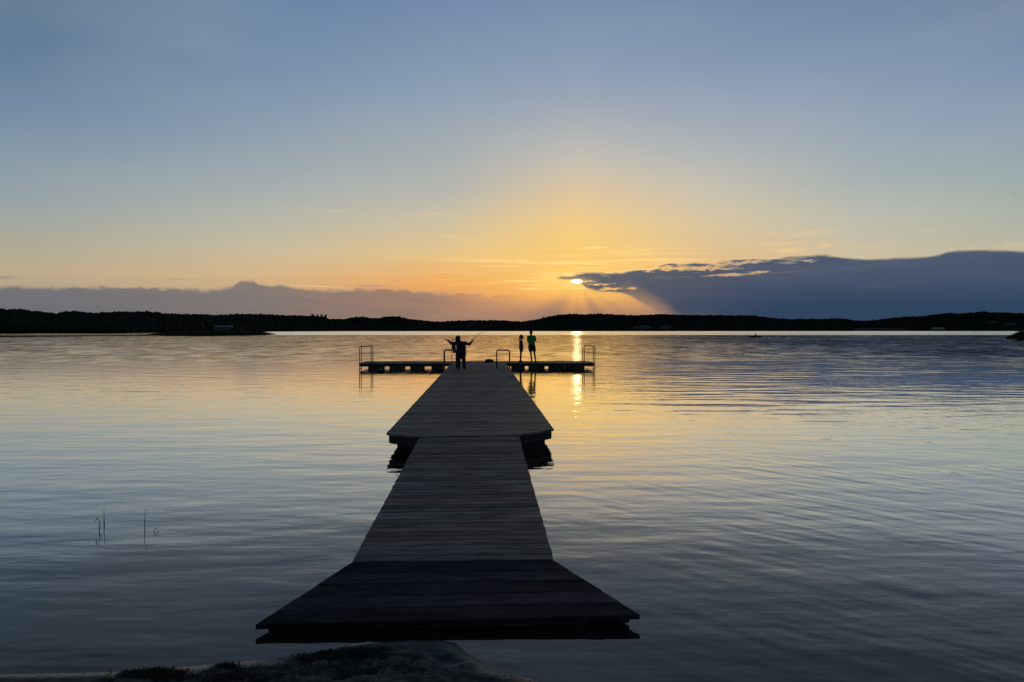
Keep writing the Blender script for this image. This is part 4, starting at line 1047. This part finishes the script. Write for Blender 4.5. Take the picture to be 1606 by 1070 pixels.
# distinct trees standing out of the skyline
def tree(px, ytop, hpx, kind, label, cat='tree', dadd=250):
    d = itp(shore_d, px) + dadd; zt = HC + (518 - ytop) / F * d; h = hpx / F * d
    root = empty('pine_tree' if kind == 'pine' else 'broadleaf_tree' if kind != 'poplar' else 'poplar_tree', ((px - 803) / F * d, d, zt - h), random.uniform(0, 6), label=label, cat=cat)
    bm = bmesh.new(); hb = h
    tube(bm, [(0, 0, 0), (h * .01, 0, h * .5), (0, 0, h * .9)], [h * .022, h * .016, h * .006], 7)
    if kind == 'pine':
        for q in range(6):
            z_ = h * (.55 + .06 * q); a = q * 2.4; tube(bm, [(0, 0, z_), (math.cos(a) * h * .12, math.sin(a) * h * .12, z_ + h * .06)], [h * .008, h * .003], 5)
    from_bm('trunk', bm, M['bark'], root, True)
    V = []; Fc = []; nleaf = 900
    cl = []
    for q in range(16 if kind != 'poplar' else 12):
        if kind == 'pine': a = random.uniform(0, 6.28); r_ = random.uniform(0, .15) * h; cl.append((math.cos(a) * r_, math.sin(a) * r_, h * random.uniform(.62, .97), h * random.uniform(.05, .09)))
        elif kind == 'poplar': cl.append((random.uniform(-.03, .03) * h, random.uniform(-.03, .03) * h, h * (.15 + .07 * q), h * (.10 - .006 * q)))
        else: a = random.uniform(0, 6.28); r_ = random.uniform(0, .28) * h; cl.append((math.cos(a) * r_, math.sin(a) * r_, h * random.uniform(.35, .88), h * random.uniform(.09, .15)))
    for _ in range(nleaf):
        c_ = random.choice(cl); dv = Vector((random.gauss(0, 1), random.gauss(0, 1), random.gauss(0, .7))); dv = dv.normalized() * c_[3] * random.uniform(.5, 1.1)
        o_ = Vector(c_[:3]) + dv; sz = h * random.uniform(.018, .035)
        e1 = Vector((random.gauss(0, 1), random.gauss(0, 1), random.gauss(0, 1))).normalized() * sz; e2 = e1.orthogonal().normalized() * sz * .7
        b_ = len(V); V += [o_ - e1, o_ + e2, o_ + e1, o_ - e2]; Fc.append((b_, b_+1, b_+2, b_+3))
    me = bpy.data.meshes.new('crown'); me.from_pydata(V, [], Fc); link('crown', me, M['foliage_dark'], root)
    return root
tree(511, 493.8, 15, 'pine', 'tall open-crowned pine at the very end of the row of pines on the skyline')
tree(504.5, 493.2, 14, 'pine', 'open-crowned pine second from the end of the skyline row')
tree(498, 493.5, 14, 'pine', 'open-crowned pine third from the end of the skyline row')
tree(490, 492.8, 14, 'pine', 'open-crowned pine at the inner end of the skyline row')
tree(1368.5, 500.2, 15, 'poplar', 'slim upright poplar rising from the dip in the right-hand hills', dadd=120)
tree(1468, 491.0, 14, 'broad', 'round broadleaf tree on the first bump of the right-hand hill')
tree(1541, 486.6, 14, 'broad', 'round broadleaf tree crowning the highest right-hand hill')
tree(1329, 498.2, 12, 'broad', 'round tree at the right edge of the wood before the dip')
tree(605, 494.8, 12, 'broad', 'bushy tree topping the knoll left of the jetty')

# buildings
def building(px0, px1, ybase, ywall, yroof, dadd, roofm, label, nwin=4, depth=10):
    d = itp(shore_d, (px0 + px1) / 2) + dadd; x0 = (px0 - 803) / F * d; x1 = (px1 - 803) / F * d
    zb = HC + (518 - ybase) / F * d; zw = HC + (518 - ywall) / F * d; zr = HC + (518 - yroof) / F * d
    cx = (x0 + x1) / 2; hw = (x1 - x0) / 2
    root = empty('farm_building', (cx, d, zb), 0, label=label, cat='building')
    bm = bmesh.new(); box(bm, (-hw, 0, -3), (hw, depth, zw - zb)); from_bm('wall', bm, M['farmwall'], root)
    bm = bmesh.new(); hz = zw - zb; rz_ = zr - zb
    vs = [(-hw - .4, -.5, hz - .1), (hw + .4, -.5, hz - .1), (hw + .4, depth + .5, hz - .1), (-hw - .4, depth + .5, hz - .1), (-hw - .4, depth / 2, rz_), (hw + .4, depth / 2, rz_)]
    vs = [bm.verts.new(v_) for v_ in vs]
    for f_ in ((0, 1, 5, 4), (2, 3, 4, 5), (0, 4, 3), (1, 2, 5), (0, 3, 2, 1)): bm.faces.new([vs[i] for i in f_])
    from_bm('roof', bm, roofm, root)
    for i in range(nwin):
        x = -hw + (i + .5) * 2 * hw / nwin; bm = bmesh.new(); box(bm, (x - .7, -.06, hz * .35), (x + .7, .02, hz * .75)); from_bm('window', bm, M['window'], root)
building(335, 361, 514.5, 512.8, 510.2, 60, M['roof_pale'], 'long low pale-roofed building among the trees on the left shore', 5, 12)
building(318, 328, 513.0, 511.0, 508.8, 90, M['roof_pale'], 'short pale-roofed house left of the long low building', 2, 9)
building(1462.5, 1482, 517.6, 516.0, 514.0, 30, M['roof_green'], 'long pale green-grey shed at the waterline of the right shore', 6, 12)

# ------------------------------------------------------------------ spit, reed island, reed bank at right
def reeds(name, outline, n, hmax, label, dens_edge=.3, bw=.05):
    """outline: list of (px, py_waterline_front, depth m, height m)"""
    V = []; Fc = []
    xs_ = [o[0] for o in outline]
    for _ in range(n):
        px = random.uniform(xs_[0], xs_[-1])
        yw = np.interp(px, xs_, [o[1] for o in outline]); dep = np.interp(px, xs_, [o[2] for o in outline]); hh_ = np.interp(px, xs_, [o[3] for o in outline])
        b0 = G(px, yw, 0); s_ = 1 + random.random() * dep / b0.y
        o_ = Vector((b0.x * s_, b0.y * s_, -.1)); h = hh_ * random.uniform(.6, 1.05) * (1 + .18 * mnoise.noise((o_.x * .15, o_.y * .05, 0)))
        a = random.uniform(0, 6.28); lean = Vector((random.gauss(0, .12), random.gauss(0, .12), 1)) * h; sd_ = Vector((math.cos(a), math.sin(a), 0)) * bw * random.uniform(.6, 1.4)
        bend = Vector((random.gauss(0, .08), 0, -.03)) * h
        b_ = len(V); V += [o_ - sd_, o_ + sd_, o_ + lean * .6 + sd_ * .8, o_ + lean * .6 - sd_ * .8, o_ + lean + bend]
        Fc += [(b_, b_+1, b_+2, b_+3), (b_+3, b_+2, b_+4)]
    me = bpy.data.meshes.new(name); me.from_pydata(V, [], Fc)
    return setp(link(name, me, M['reed']), label, 'reeds', kind='stuff')
reeds('reed_island', [(228, 526.0, 8, .3), (245, 526.5, 20, 1.1), (270, 526.8, 40, 1.9), (330, 526.8, 60, 2.3), (390, 526.3, 60, 2.2), (415, 525.6, 40, 1.5), (432, 524.8, 12, .5)], 9000, 2, 'long dark reed bed lying off the left shore', bw=.22)
reeds('reed_fringe', [(-200, 529.5, 10, .6), (0, 529.0, 10, .6), (120, 527.8, 10, .5), (232, 526.9, 6, .3)], 4000, 1, 'thin strip of low reeds along the left spit', bw=.16)
reeds('reed_bank', [(1577, 531.5, 3, .4), (1586, 532.0, 12, 1.2), (1596, 532.5, 20, 2.1), (1615, 533, 30, 3.1), (1700, 534, 40, 3.4)], 9000, 3, 'dense green reed bank at the right edge of the lake', bw=.035)
V = []; Fc = []
sp = [(-240, 530, 527.2), (0, 529.0, 526.6), (120, 528.0, 526.0), (200, 527.2, 525.8), (260, 526.8, 525.4), (330, 526.6, 524.9), (400, 526.0, 524.7), (430, 525.0, 524.6)]
for i, (px, y0, y1) in enumerate(sp):
    a = G(px, y0, 0); b_ = G(px, y1, 0); mmid = (a + b_) / 2
    V += [(a.x, a.y, -.05), (mmid.x, mmid.y, .22), (b_.x, b_.y, -.05)]
for i in range(len(sp) - 1):
    for j in range(2): Fc.append((i*3+j, (i+1)*3+j, (i+1)*3+j+1, i*3+j+1))
me = bpy.data.meshes.new('low_spit'); me.from_pydata(V, [], Fc); setp(link('low_spit', me, M['hill']), 'low dark spit of land off the left shore', 'land', kind='structure')

# ------------------------------------------------------------------ birds
def bird(px, py, d, span, rz, label):
    p = Vector(((px - 803) / F * d, d, HC + (518 - py) / F * d))
    root = empty('bird', p.to_tuple(), rz, label=label, cat='bird')
    b = bmesh.new(); capsule(b, (0, -.16, 0), (0, .12, 0), .035, .06); ellip(b, (0, .2, .02), (.04, .05, .04)); capsule(b, (0, -.16, 0), (0, -.28, 0), .03, .015); capsule(b, (0, .24, .02), (0, .29, .01), .012, .006, 8)
    fuse('body', b, M['bird'], root, .012, 2)
    for s in (-1, 1):
        bm = bmesh.new(); prism(bm, [(0, -.07, .02), (0, .09, .02), (s * span * .25, .10, .14), (s * span * .25, -.05, .14)], .012); prism(bm, [(s * span * .25, -.05, .14), (s * span * .25, .10, .14), (s * span * .5, .0, .04), (s * span * .5, -.04, .04)], .010)
        from_bm('wing', bm, M['bird'], root)
bird(188.5, 389.8, 260, .95, .9, 'tiny bird gliding in the sky above the left shore')
bird(1589.5, 306, 300, .8, .3, 'tiny bird high in the sky near the right edge')
